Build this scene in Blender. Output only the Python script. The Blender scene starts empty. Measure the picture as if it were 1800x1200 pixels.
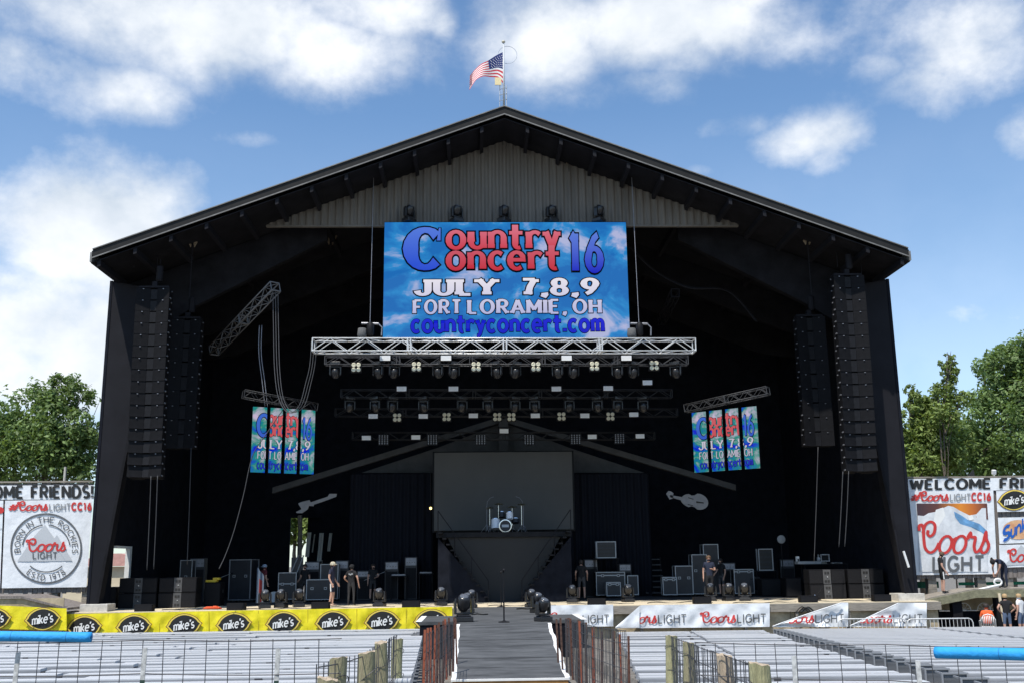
import bpy, bmesh, math, random
from mathutils import Vector, Matrix
random.seed(7)
SC = bpy.context.scene
COL = SC.collection
pi = math.pi

# ------------------------------------------------------------------ camera
CAMPOS = Vector((-1.208, 0.0, 3.137)); FPX = 1790.0
YAW, PITCH, ROLL = 0.035, 0.213, -0.012
_f = Vector((math.sin(YAW)*math.cos(PITCH), math.cos(YAW)*math.cos(PITCH), math.sin(PITCH)))
_r0 = Vector((math.cos(YAW), -math.sin(YAW), 0)); _u0 = _r0.cross(_f)
_r = _r0*math.cos(ROLL) + _u0*math.sin(ROLL); _u = _u0*math.cos(ROLL) - _r0*math.sin(ROLL)
cd = bpy.data.cameras.new('camera'); cam = bpy.data.objects.new('camera', cd); COL.objects.link(cam)
cd.sensor_width = 36; cd.lens = FPX/1800*36; cd.clip_end = 3000; cd.clip_start = .1
cam.matrix_world = Matrix(((_r.x, _u.x, -_f.x, CAMPOS.x), (_r.y, _u.y, -_f.y, CAMPOS.y), (_r.z, _u.z, -_f.z, CAMPOS.z), (0, 0, 0, 1)))
SC.camera = cam
def ray(px, py): return _f*FPX + _r*(px-900) - _u*(py-600)
def at(px, py, Y):
    d = ray(px, py); return CAMPOS + d*(Y/d.y)
def atz(px, py, Z):
    d = ray(px, py); return CAMPOS + d*((Z-CAMPOS.z)/d.z)

# ------------------------------------------------------------------ light
SC.view_settings.view_transform = 'Standard'; SC.view_settings.look = 'None'
SC.view_settings.gamma = 1; SC.view_settings.use_curve_mapping = False
SC.view_settings.exposure = 0.35
SUN_EL, SUN_AZ = math.radians(63), math.radians(212)
sl = bpy.data.lights.new('sun', 'SUN'); sl.energy = 4.2; sl.angle = math.radians(.6); sl.color = (1, .95, .87)
sun = bpy.data.objects.new('sun', sl); COL.objects.link(sun)
sd = Vector((math.sin(SUN_AZ)*math.cos(SUN_EL), math.cos(SUN_AZ)*math.cos(SUN_EL), math.sin(SUN_EL)))
sun.rotation_euler = sd.to_track_quat('Z', 'Y').to_euler()

world = bpy.data.worlds.new('World'); SC.world = world; world.use_nodes = True
wt = world.node_tree; wn, wl = wt.nodes, wt.links; wn.clear()
def N(t, **k):
    n = wn.new(t)
    for a, b in k.items(): setattr(n, a, b)
    return n
def WM(op, a, b=None, c=None):
    n = N('ShaderNodeMath', operation=op)
    for i, v in enumerate((a, b, c)):
        if v is None: continue
        if isinstance(v, (int, float)): n.inputs[i].default_value = v
        else: wl.new(v, n.inputs[i])
    return n.outputs[0]
tc = N('ShaderNodeTexCoord'); D = tc.outputs['Generated']
def DOT(vec):
    n = N('ShaderNodeVectorMath', operation='DOT_PRODUCT'); wl.new(D, n.inputs[0]); n.inputs[1].default_value = vec
    return n.outputs['Value']
# clouds: soft banks placed by bearing and elevation in the sky, broken up by noise on the direction vector
CLOUDS = [ # px, py, half width, half height, weight (bearing of each bank as seen from the field)
 (250, 20, 400, 130, .92), (40, 110, 200, 90, .75), (230, 150, 130, 70, .7), (560, 90, 150, 90, .72), (640, 10, 150, 60, .7), (140, 400, 200, 120, 1.15), (250, 350, 120, 80, .75), (30, 600, 300, 200, .9), (160, 640, 200, 120, .6),
 (1200, 30, 220, 100, .85), (950, 60, 130, 110, .75), (1150, 150, 130, 50, .5), (1410, 245, 130, 48, .72), (1310, 225, 100, 35, .55), (1450, 270, 60, 40, .5), (1730, 60, 130, 110, .72), (1640, 150, 90, 60, .5), (1800, 240, 50, 70, .6),
 (1700, 545, 120, 40, .45), (1230, 300, 40, 22, .5), (430, 245, 90, 25, .5), (1560, 120, 60, 30, .36), (780, 40, 40, 40, .45), (700, -160, 1200, 130, .6)]
acc = None
for (px, py, sx, sy, w) in CLOUDS:
    d = ray(px, py).normalized(); r = d.cross(Vector((0, 0, 1))).normalized(); u = r.cross(d)
    a = WM('MULTIPLY', DOT(r), FPX/sx); b = WM('MULTIPLY', DOT(u), FPX/sy)
    g = WM('EXPONENT', WM('MULTIPLY', WM('ADD', WM('MULTIPLY', a, a), WM('MULTIPLY', b, b)), -1))
    front = WM('GREATER_THAN', DOT(d), 0.2)
    g = WM('MULTIPLY', WM('MULTIPLY', g, w), front)
    acc = g if acc is None else WM('MAXIMUM', acc, g)
mp = N('ShaderNodeMapping'); mp.inputs['Scale'].default_value = (1, 1, 1.25); wl.new(D, mp.inputs[0])
def WN(scale, detail, rough=.55, dist=.0):
    n = N('ShaderNodeTexNoise'); n.inputs['Scale'].default_value = scale; n.inputs['Detail'].default_value = detail
    n.inputs['Roughness'].default_value = rough; n.inputs['Distortion'].default_value = dist; wl.new(mp.outputs[0], n.inputs['Vector'])
    return n.outputs['Fac']
mp2 = N('ShaderNodeMapping'); mp2.inputs['Scale'].default_value = (1, 1, 1.25); mp2.inputs['Location'].default_value = (0, 0, .055); wl.new(D, mp2.inputs[0])
ns = N('ShaderNodeTexNoise'); ns.inputs['Scale'].default_value = 5.6; ns.inputs['Detail'].default_value = 5; ns.inputs['Roughness'].default_value = .55; wl.new(mp2.outputs[0], ns.inputs['Vector'])
n1 = WN(5.6, 12, .58, .0); n2 = WN(3.4, 8); n3 = WN(17, 8, .6, .15)
dens = WM('ADD', acc, WM('ADD', WM('MULTIPLY', WM('SUBTRACT', n1, .5), 1.5), WM('MULTIPLY', WM('SUBTRACT', n3, .5), .5)))
mr = N('ShaderNodeMapRange', interpolation_type='SMOOTHSTEP'); wl.new(dens, mr.inputs[0])
mr.inputs['From Min'].default_value = .23; mr.inputs['From Max'].default_value = .88
zs = N('ShaderNodeSeparateXYZ'); wl.new(D, zs.inputs[0])
sky = N('ShaderNodeTexSky', sky_type='NISHITA'); sky.sun_disc = False
sky.sun_elevation = SUN_EL; sky.sun_rotation = SUN_AZ; sky.air_density = 1.0; sky.dust_density = .35; sky.ozone_density = 1.2
cr = N('ShaderNodeMix', data_type='RGBA'); cl_ = N('ShaderNodeClamp'); wl.new(WM('ADD', WM('MULTIPLY', WM('SUBTRACT', n1, ns.outputs['Fac']), 2.6), WM('ADD', WM('MULTIPLY', WM('SUBTRACT', n2, .5), 1.2), .62)), cl_.inputs[0]); wl.new(cl_.outputs[0], cr.inputs['Factor'])  # cloud tops brightened in the colour to imitate light from above
cr.inputs['A'].default_value = (4.9, 5.5, 6.2, 1); cr.inputs['B'].default_value = (8.3, 8.45, 8.6, 1)
# thin whitening of the air near the skyline
hz = N('ShaderNodeMapRange'); wl.new(zs.outputs[2], hz.inputs[0]); hz.inputs['From Min'].default_value = 0; hz.inputs['From Max'].default_value = .42
hz.inputs['To Min'].default_value = .36; hz.inputs['To Max'].default_value = .0
fac = WM('MAXIMUM', WM('MULTIPLY', mr.outputs[0], .93), hz.outputs[0])
mx = N('ShaderNodeMix', data_type='RGBA'); wl.new(fac, mx.inputs['Factor'])
tint = N('ShaderNodeMix', data_type='RGBA', blend_type='MULTIPLY'); tint.inputs['Factor'].default_value = 1; wl.new(sky.outputs[0], tint.inputs['A']); tint.inputs['B'].default_value = (.98, 1.18, 1.30, 1); wl.new(tint.outputs['Result'], mx.inputs['A']); wl.new(cr.outputs['Result'], mx.inputs['B'])
bg = N('ShaderNodeBackground'); bg.inputs['Strength'].default_value = .108; wl.new(mx.outputs['Result'], bg.inputs['Color'])
wo = N('ShaderNodeOutputWorld'); wl.new(bg.outputs[0], wo.inputs[0])

# ------------------------------------------------------------------ materials
MATS = {}
def mat(name, col, rough=.6, metal=0, noise=None, bump=None, emit=0, stretch=(1, 1, 1), spec=.5, island=0):
    if name in MATS: return MATS[name]
    m = bpy.data.materials.new(name); m.use_nodes = True; nt = m.node_tree; L = nt.links
    b = nt.nodes['Principled BSDF']; b.inputs['Roughness'].default_value = rough; b.inputs['Metallic'].default_value = metal
    b.inputs['Specular IOR Level'].default_value = spec
    b.inputs['Base Color'].default_value = (*col, 1)
    t = nt.nodes.new('ShaderNodeTexCoord'); mpp = nt.nodes.new('ShaderNodeMapping'); mpp.inputs['Scale'].default_value = stretch
    L.new(t.outputs['Object'], mpp.inputs[0])
    last = None
    if noise:
        n = nt.nodes.new('ShaderNodeTexNoise'); n.inputs['Scale'].default_value = noise[0]; n.inputs['Detail'].default_value = 6; n.inputs['Roughness'].default_value = .65
        L.new(mpp.outputs[0], n.inputs['Vector'])
        r = nt.nodes.new('ShaderNodeMapRange'); L.new(n.outputs['Fac'], r.inputs[0]); r.inputs['From Min'].default_value = .3; r.inputs['From Max'].default_value = .7
        x = nt.nodes.new('ShaderNodeMix'); x.data_type = 'RGBA'; L.new(r.outputs[0], x.inputs['Factor'])
        a = noise[1]; c2 = noise[2] if len(noise) > 2 else None
        x.inputs['A'].default_value = (*[c*(1-a) for c in col], 1)
        x.inputs['B'].default_value = (*(c2 if c2 else [min(1, c*(1+a)) for c in col]), 1)
        last = x.outputs['Result']
    if island:
        g = nt.nodes.new('ShaderNodeNewGeometry'); h = nt.nodes.new('ShaderNodeHueSaturation')
        r = nt.nodes.new('ShaderNodeMapRange'); L.new(g.outputs['Random Per Island'], r.inputs[0]); r.inputs['To Min'].default_value = 1-island; r.inputs['To Max'].default_value = 1+island
        L.new(r.outputs[0], h.inputs['Value'])
        if last: L.new(last, h.inputs['Color'])
        else: h.inputs['Color'].default_value = (*col, 1)
        last = h.outputs[0]
    if last: L.new(last, b.inputs['Base Color'])
    if bump:
        n = nt.nodes.new('ShaderNodeTexNoise'); n.inputs['Scale'].default_value = bump[0]; n.inputs['Detail'].default_value = 5
        L.new(mpp.outputs[0], n.inputs['Vector'])
        bp = nt.nodes.new('ShaderNodeBump'); bp.inputs['Strength'].default_value = bump[1]; bp.inputs['Distance'].default_value = .03
        L.new(n.outputs['Fac'], bp.inputs['Height']); L.new(bp.outputs[0], b.inputs['Normal'])
    if emit:
        b.inputs['Emission Color'].default_value = (*col, 1); b.inputs['Emission Strength'].default_value = emit
        b.inputs['Base Color'].default_value = (.01, .01, .01, 1)
    MATS[name] = m; return m
def screenmat(name, c0, c1, scale, lo, hi, strength=1.0, axis=None, c2=None):
    """picture on a video screen: emission from noise, or a run of colour up the lettering (axis = z0, z1)"""
    m = bpy.data.materials.new(name); m.use_nodes = True; nt = m.node_tree; L = nt.links; b = nt.nodes['Principled BSDF']
    b.inputs['Base Color'].default_value = (.008, .008, .009, 1); b.inputs['Roughness'].default_value = .8; b.inputs['Specular IOR Level'].default_value = 0.05
    t = nt.nodes.new('ShaderNodeTexCoord'); r = nt.nodes.new('ShaderNodeMapRange')
    if axis:
        s = nt.nodes.new('ShaderNodeSeparateXYZ'); L.new(t.outputs['Object'], s.inputs[0]); L.new(s.outputs[2], r.inputs[0])
        r.inputs['From Min'].default_value, r.inputs['From Max'].default_value = axis
    else:
        mpp = nt.nodes.new('ShaderNodeMapping'); mpp.inputs['Scale'].default_value = (1, 1, 1.5); L.new(t.outputs['Object'], mpp.inputs[0])
        n = nt.nodes.new('ShaderNodeTexNoise'); n.inputs['Scale'].default_value = scale; n.inputs['Detail'].default_value = 9; n.inputs['Roughness'].default_value = .58; n.inputs['Distortion'].default_value = .4
        L.new(mpp.outputs[0], n.inputs['Vector']); L.new(n.outputs['Fac'], r.inputs[0])
        r.inputs['From Min'].default_value, r.inputs['From Max'].default_value = lo, hi
    x = nt.nodes.new('ShaderNodeValToRGB'); L.new(r.outputs[0], x.inputs[0])
    x.color_ramp.elements[0].color = (*c0, 1); x.color_ramp.elements[1].color = (*c1, 1)
    if c2:
        e = x.color_ramp.elements.new(.5); e.color = (*c2, 1)
    L.new(x.outputs[0], b.inputs['Emission Color']); b.inputs['Emission Strength'].default_value = strength
    MATS[name] = m; return m

M_black = mat('black steel', (.012, .012, .014), .55, spec=.15, noise=(3, .4))
M_drape = mat('black drape', (.011, .0125, .018), .95, noise=(2, .35), spec=.1)
M_blackpaint = mat('black painted wood', (.010, .010, .0125), .8, spec=.15, noise=(1.2, .5), bump=(6, .3))
M_frame = mat('dark grey steel frame', (.0125, .0125, .016), .7, spec=.15, noise=(.8, .25))
M_roof = mat('dark roof metal', (.022, .021, .020), .5, spec=.15, noise=(2, .2))
M_trim = mat('weathered roof trim', (.17, .165, .155), .5, noise=(3, .35))
M_siding = mat('grey brown siding', (.135, .122, .107), .7, noise=(1.2, .22), stretch=(1, 1, .25))
M_alu = mat('bright aluminium', (.66, .66, .65), .45, .3, noise=(5, .12))
M_alud = mat('dull aluminium', (.26, .26, .28), .5, .6, noise=(5, .2))
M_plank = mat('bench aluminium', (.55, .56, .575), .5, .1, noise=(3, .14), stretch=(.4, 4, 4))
M_nose = mat('shaded bench edge', (.30, .31, .33), .5, .1, noise=(3, .2), stretch=(.4, 4, 4))  # seat metal darkened to imitate shade on the upright front edge
M_foot = mat('shaded footboard metal', (.13, .138, .148), .5, .3, noise=(3, .25), stretch=(.4, 4, 4))  # colour darkened to stand for the shade between bench rows
M_plankd = mat('dull bench aluminium', (.43, .44, .455), noise=(3, .18), stretch=(.4, 4, 4))
M_dirt = mat('gravelly ground', (.17, .155, .135), .95, noise=(3.5, .45), bump=(25, .8))
M_ply = mat('pale plywood', (.62, .53, .38), .8, noise=(1.6, .16), stretch=(.4, 2, 1))
M_oldwood = mat('weathered timber', (.27, .24, .20), .9, noise=(5, .4), bump=(18, .6), stretch=(.5, 6, 6))
M_tan = mat('tan plywood skirt', (.40, .33, .22), .9, noise=(2.5, .35), bump=(9, .4))
M_mat = mat('black stage floor', (.035, .036, .040), .75, noise=(1.5, .3))
M_ramp = mat('worn black ramp floor', (.060, .064, .070), .85, noise=(1.3, .6, (.115, .12, .125)), bump=(9, .3), stretch=(.7, 2.5, 1))
M_white = mat('white paint', (.78, .78, .76), .6, noise=(4, .08))
M_vinyl = mat('white vinyl', (.74, .76, .78), .5, noise=(1.5, .08), bump=(2.6, .9))
M_yellow = mat('yellow vinyl', (.82, .70, .015), .45, noise=(1.2, .12), bump=(2.6, 1.0))
M_red = mat('red print', (.55, .035, .03), .5)
M_darkred = mat('dark red print', (.25, .02, .02), .5)
M_grey = mat('grey print', (.11, .115, .12), .5)
M_mid = mat('mid grey print', (.28, .29, .30), .5)
M_pale = mat('pale grey print', (.48, .50, .52), .5)
M_ink = mat('black print', (.016, .015, .014), .5)
M_brown = mat('brown print', (.17, .06, .02), .5)
M_cream = mat('lemon cream print', (.80, .60, .10), .5)
M_wood = mat('grey plank wall', (.19, .165, .15), .9, noise=(4, .35), bump=(14, .5), stretch=(6, 1, .6))
M_post = mat('treated post timber', (.40, .34, .22), .9, noise=(5, .32, (.27, .26, .14)), bump=(16, .7), stretch=(5, 5, .7))
M_postp = mat('pale post timber', (.44, .35, .25), .9, noise=(5, .3), bump=(16, .7), stretch=(5, 5, .7))
M_rust = mat('rusty steel', (.22, .075, .035), .85, noise=(9, .55, (.10, .05, .04)))
M_orange = mat('orange painted rusty steel', (.50, .11, .045), .75, noise=(9, .4, (.25, .08, .04)))
M_chalk = mat('chalky worn paint', (.52, .52, .50), .8, noise=(14, .5))
M_wire = mat('dark wire', (.07, .07, .075), .6, .3)
M_foam = mat('blue foam', (.02, .30, .68), .75, noise=(6, .1), bump=(30, .25))
M_green = mat('dark green steel', (.02, .05, .035), .6)
M_conc = mat('concrete', (.48, .46, .42), .9, noise=(4, .25))
M_spk = mat('speaker black', (.006, .006, .0075), .7, spec=.15, noise=(6, .3))
M_spk2 = mat('speaker grille grey', (.013, .013, .015), .7, spec=.15, noise=(20, .3))
M_port = mat('grey port panel', (.075, .075, .078), .7, noise=(5, .2))
M_case = mat('case panel', (.018, .019, .024), .5, noise=(3, .3))
M_edge = mat('case edge aluminium', (.33, .34, .355), .45, .4)
M_head = mat('gloss black plastic', (.018, .018, .02), .3, noise=(3, .2))
M_lens = mat('lens glass', (.10, .11, .13), .1)
M_lamp = mat('amber lamp reflector', (.62, .58, .44), .35, .2)
M_panel = mat('white strobe tube panel', (.75, .76, .76), .4)
M_vpan = mat('dark riser panel', (.026, .026, .026), .8, noise=(.6, .15))
M_rear = mat('unlit led wall', (.066, .064, .060), .7, noise=(.4, .12))
M_shed = mat('faded grey boards', (.062, .061, .059), .85, noise=(1.5, .25))
M_chrome = mat('chrome', (.75, .75, .76), .2, .9)
M_drum = mat('white drum shell', (.75, .77, .82), .3)
M_bronze = mat('cymbal bronze', (.25, .2, .1), .35, .8)
M_cut = mat('grey painted cutout', (.30, .30, .31), .8, noise=(3, .15))
M_rope = mat('grey black cable', (.04, .04, .043), .7)
M_skin = mat('skin', (.50, .29, .21), .6)
M_skind = mat('tanned skin', (.36, .20, .14), .6)

# ------------------------------------------------------------------ mesh helper
class MB:
    def __init__(s): s.v = []; s.f = []; s.m = []
    def add(s, vs, fs, mi=0):
        o = len(s.v); s.v += [tuple(p) for p in vs]; s.f += [tuple(i+o for i in f) for f in fs]; s.m += [mi]*len(fs); return s
    def box(s, c, d, mi=0, R=None):
        x, y, z = [k/2 for k in d]
        vs = [Vector((a*x, b*y, e*z)) for e in (-1, 1) for b in (-1, 1) for a in (-1, 1)]
        if R: vs = [R @ p for p in vs]
        c = Vector(c)
        return s.add([p+c for p in vs], [(0, 2, 3, 1), (4, 5, 7, 6), (0, 1, 5, 4), (2, 6, 7, 3), (0, 4, 6, 2), (1, 3, 7, 5)], mi)
    def hull(s, lo, hi, mi=0):            # box between two corner points
        return s.box([(a+b)/2 for a, b in zip(lo, hi)], [abs(b-a) for a, b in zip(lo, hi)], mi)
    def tube(s, p0, p1, r, n=8, mi=0, r1=None, cap=True):
        return s.path([p0, p1], r, n, mi, r1=r1, cap=cap)
    def path(s, pts, r, n=6, mi=0, r1=None, cap=True):
        pts = [Vector(p) for p in pts]; k = len(pts); vs = []; fs = []; up = None
        for i, p in enumerate(pts):
            t = (pts[min(i+1, k-1)]-pts[max(i-1, 0)]).normalized()
            if up is None:
                up = Vector((0, 0, 1)) if abs(t.z) < .9 else Vector((1, 0, 0))
            a = (up - t*up.dot(t)).normalized(); b = t.cross(a); up = a
            rr = r if r1 is None else r+(r1-r)*i/(k-1)
            if isinstance(r, (list, tuple)): rr = r[i]
            for j in range(n):
                q = 2*pi*j/n; vs.append(p+(a*math.cos(q)+b*math.sin(q))*rr)
        for i in range(k-1):
            for j in range(n):
                fs.append((i*n+j, i*n+(j+1) % n, (i+1)*n+(j+1) % n, (i+1)*n+j))
        if cap: fs += [tuple(range(n-1, -1, -1)), tuple(range((k-1)*n, k*n))]
        return s.add(vs, fs, mi)
    def lathe(s, prof, c=(0, 0, 0), n=16, mi=0, R=None):     # prof: (radius, z)
        vs = []; fs = []; k = len(prof); c = Vector(c)
        for (r, z) in prof:
            for j in range(n):
                p = Vector((r*math.cos(2*pi*j/n), r*math.sin(2*pi*j/n), z)); vs.append((R @ p if R else p)+c)
        for i in range(k-1):
            for j in range(n): fs.append((i*n+j, i*n+(j+1) % n, (i+1)*n+(j+1) % n, (i+1)*n+j))
        fs += [tuple(range(n-1, -1, -1)), tuple(range((k-1)*n, k*n))]
        return s.add(vs, fs, mi)
    def prism(s, out, y0, y1, mi=0):      # outline in x,z pushed from y0 to y1
        n = len(out); vs = [(x, y0, z) for x, z in out]+[(x, y1, z) for x, z in out]
        fs = [tuple(range(n)), tuple(range(2*n-1, n-1, -1))]+[(i, i+n, (i+1) % n+n, (i+1) % n) for i in range(n)]
        return s.add(vs, fs, mi)
    def grid(s, fn, nu, nv, mi=0, thick=None, mfn=None):
        vs = [fn(i/nu, j/nv) for j in range(nv+1) for i in range(nu+1)]; w = nu+1
        for j in range(nv):
            for i in range(nu): pass
        o = len(s.v); s.v += [tuple(p) for p in vs]
        for j in range(nv):
            for i in range(nu):
                a = o+j*w+i; s.f.append((a, a+1, a+w+1, a+w)); s.m.append(mfn(i, j) if mfn else mi)
        return s
    def build(s, name, mats, parent=None, smooth=False, bevel=0):
        me = bpy.data.meshes.new(name)
        off = Vector(parent['_o']) if parent is not None and '_o' in parent else Vector((0, 0, 0))
        me.from_pydata([Vector(p)-off for p in s.v], [], s.f)
        if not isinstance(mats, (list, tuple)): mats = [mats]
        for m in mats: me.materials.append(m)
        me.polygons.foreach_set('material_index', s.m)
        bm = bmesh.new(); bm.from_mesh(me); bmesh.ops.recalc_face_normals(bm, faces=bm.faces)
        bm.to_mesh(me); bm.free()
        if smooth: me.polygons.foreach_set('use_smooth', [True]*len(me.polygons))
        o = bpy.data.objects.new(name, me); COL.objects.link(o)
        if parent is not None: o.parent = parent
        if bevel:
            bv = o.modifiers.new('bevel', 'BEVEL'); bv.width = bevel; bv.segments = 2; bv.limit_method = 'ANGLE'
        return o
def tag(o, label=None, cat=None, group=None, kind=None):
    if label: o['label'] = label
    if cat: o['category'] = cat
    if group: o['group'] = group
    if kind: o['kind'] = kind
    return o
ROOTS = []
def thing(name, label, cat, loc=(0, 0, 0), rz=0, group=None, world=False):
    """an Empty at the thing's base; with world=True its parts are given in scene coordinates"""
    o = bpy.data.objects.new(name, None); COL.objects.link(o); o.location = loc; o.rotation_euler = (0, 0, rz); o.empty_display_size = .2
    if world: o['_o'] = tuple(loc)
    ROOTS.append(o)
    return tag(o, label, cat, group)
def dup(src, loc=None, rot=None, label=None, group=None, scale=None):
    def rec(o, par):
        c = o.copy(); COL.objects.link(c)
        if par is not None: c.parent = par
        for ch in o.children: rec(ch, c)
        return c
    c = rec(src, None)
    if loc is not None: c.location = loc
    if rot is not None: c.rotation_euler = rot if isinstance(rot, (tuple, list)) else (0, 0, rot)
    if scale is not None: c.scale = scale if isinstance(scale, (tuple, list)) else (scale,)*3
    if label: c['label'] = label
    if group: c['group'] = group
    return c
ORD = 'first second third fourth fifth sixth seventh eighth ninth tenth eleventh twelfth thirteenth fourteenth fifteenth sixteenth seventeenth eighteenth nineteenth twentieth'.split()
ORD += ['twenty-'+o for o in ORD[:9]]+['thirtieth']+['thirty-'+o for o in ORD[:9]]
def seq(protofn, spots, labels, group):
    """first spot takes the prototype itself, the rest take copies"""
    p = protofn(labels[0], group); out = [p]
    for i, (loc, rot) in enumerate(spots):
        if i: out.append(dup(p, loc, rot, labels[i]))
        else:
            p.location = loc; p.rotation_euler = rot if isinstance(rot, (tuple, list)) else (0, 0, rot)
    return out

# ------------------------------------------------------------------ stroke lettering
def arc(cx, cy, rx, ry, a0, a1, n=9):
    return [(cx+rx*math.cos(math.radians(a0+(a1-a0)*i/n)), cy+ry*math.sin(math.radians(a0+(a1-a0)*i/n))) for i in range(n+1)]
G = {
 'A': (.8, [[(0, 0), (.4, 1)], [(.4, 1), (.8, 0)], [(.15, .32), (.65, .32)]]),
 'B': (.62, [[(0, 0), (0, 1)], [(0, 1), (.32, 1)]+arc(.32, .76, .24, .24, 90, -90)+[(0, .52)], [(0, .52), (.36, .52)]+arc(.36, .26, .26, .26, 90, -90)+[(0, 0)]]),
 'C': (.72, [arc(.42, .5, .42, .5, 42, 318, 16)]),
 'D': (.70, [[(0, 0), (0, 1)], [(0, 1), (.28, 1)]+arc(.28, .5, .42, .5, 90, -90, 12)+[(0, 0)]]),
 'E': (.58, [[(0, 0), (0, 1)], [(0, 1), (.58, 1)], [(0, .52), (.48, .52)], [(0, 0), (.58, 0)]]),
 'F': (.56, [[(0, 0), (0, 1)], [(0, 1), (.56, 1)], [(0, .5), (.46, .5)]]),
 'G': (.76, [arc(.42, .5, .42, .5, 42, 330, 16)+[(.78, .45)], [(.45, .45), (.80, .45)]]),
 'H': (.70, [[(0, 0), (0, 1)], [(.7, 0), (.7, 1)], [(0, .52), (.7, .52)]]),
 'I': (.0, [[(0, 0), (0, 1)]]),
 'J': (.5, [[(.5, 1), (.5, .3)]+arc(.25, .26, .25, .26, 0, -180, 8)]),
 'K': (.66, [[(0, 0), (0, 1)], [(.62, 1), (.04, .42)], [(.2, .58), (.66, 0)]]),
 'L': (.52, [[(0, 0), (0, 1)], [(0, 0), (.52, 0)]]),
 'M': (.86, [[(0, 0), (0, 1)], [(0, 1), (.43, .25)], [(.43, .25), (.86, 1)], [(.86, 1), (.86, 0)]]),
 'N': (.70, [[(0, 0), (0, 1)], [(0, 1), (.7, 0)], [(.7, 0), (.7, 1)]]),
 'O': (.84, [arc(.42, .5, .42, .5, 90, 450, 22)]),
 'R': (.64, [[(0, 0), (0, 1)], [(0, 1), (.34, 1)]+arc(.34, .74, .27, .26, 90, -90)+[(0, .48)], [(.3, .48), (.64, 0)]]),
 'S': (.56, [arc(.28, .74, .26, .26, 40, 270, 10)+arc(.28, .24, .28, .24, 90, -140, 10)[1:]]),
 'T': (.66, [[(.33, 0), (.33, 1)], [(0, 1), (.66, 1)]]),
 'U': (.66, [[(0, 1), (0, .34)]+arc(.33, .33, .33, .33, 180, 360, 10)+[(.66, 1)]]),
 'W': (1.05, [[(0, 1), (.26, 0)], [(.26, 0), (.52, .9)], [(.52, .9), (.79, 0)], [(.79, 0), (1.05, 1)]]),
 'Y': (.74, [[(0, 1), (.37, .46)], [(.74, 1), (.37, .46)], [(.37, .5), (.37, 0)]]),
 '1': (.3, [[(.2, 0), (.2, 1)], [(.2, 1), (0, .8)]]),
 '6': (.62, [[(.5, .97), (.3, .85), (.1, .55), (.02, .3)], arc(.31, .3, .3, .3, 90, 450, 16)]),
 '7': (.58, [[(0, 1), (.58, 1)], [(.56, 1), (.34, .5), (.24, 0)]]),
 '8': (.6, [arc(.3, .75, .25, .25, 90, 450, 16), arc(.3, .25, .3, .26, 90, 450, 16)]),
 '9': (.62, [arc(.31, .7, .3, .3, 90, 450, 16), [(.61, .7), (.5, .42), (.32, .15), (.12, .02)]]),
 'c': (.56, [arc(.32, .33, .32, .34, 48, 312, 14)]),
 'd': (.5, [arc(.25, .33, .25, .33, 90, 450, 16), [(.5, 0), (.5, 1)]]),
 'e': (.64, [[(.02, .36), (.64, .36)], [(.63, .36)]+arc(.32, .33, .32, .34, 5, 310, 14)]),
 'i': (.0, [[(0, 0), (0, .66)], [(0, .86), (0, .99)]]),
 'k': (.5, [[(0, 0), (0, 1)], [(.46, .66), (.04, .26)], [(.16, .36), (.5, 0)]]),
 'm': (.84, [[(0, 0), (0, .66)], [(0, .4)]+arc(.21, .42, .21, .24, 170, 0, 8)+[(.42, 0)], [(.42, .4)]+arc(.63, .42, .21, .24, 170, 0, 8)+[(.84, 0)]]),
 'n': (.58, [[(0, 0), (0, .66)], [(0, .4)]+arc(.29, .4, .29, .26, 170, 0, 8)+[(.58, 0)]]),
 'o': (.68, [arc(.34, .33, .34, .34, 90, 450, 18)]),
 'r': (.44, [[(0, 0), (0, .66)], [(0, .36)]+arc(.28, .38, .28, .27, 170, 40, 6)]),
 's': (.46, [arc(.23, .49, .21, .17, 40, 270, 8)+arc(.23, .16, .23, .16, 90, -150, 8)[1:]]),
 't': (.46, [[(.18, .95), (.18, .18)]+arc(.33, .17, .15, .17, 180, 300, 6), [(-.10, .62), (.52, .62)]]),
 'u': (.58, [[(0, .66), (0, .26)]+arc(.29, .26, .29, .26, 180, 360, 8), [(.58, .66), (.58, 0)]]),
 'y': (.52, [[(0, .66), (.27, .04)], [(.52, .66), (.22, -.12), (.1, -.26), (-.02, -.24)]]),
 ',': (.1, [[(.07, .1), (.09, -.02), (0, -.2)]]), '.': (.08, [[(.04, -.01), (.04, .12)]]), "'": (.06, [[(.04, 1), (.0, .76)]]),
 '!': (.08, [[(.04, 1), (.04, .32)], [(.04, 0), (.04, .13)]]), '#': (.6, [[(.14, .05), (.28, .95)], [(.38, .05), (.52, .95)], [(0, .33), (.58, .33)], [(.04, .67), (.62, .67)]]),
 ' ': (.3, []) }
def catmull(P, n=6):
    out = []
    for i in range(len(P)-1):
        p0, p1, p2, p3 = P[max(i-1, 0)], P[i], P[i+1], P[min(i+2, len(P)-1)]
        for k in range(n):
            t = k/n
            out.append(tuple(.5*((2*b)+(c-a)*t+(2*a-5*b+4*c-d)*t*t+(-a+3*b-3*c+d)*t**3) for a, b, c, d in zip(p0, p1, p2, p3)))
    out.append(tuple(P[-1])); return out
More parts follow.
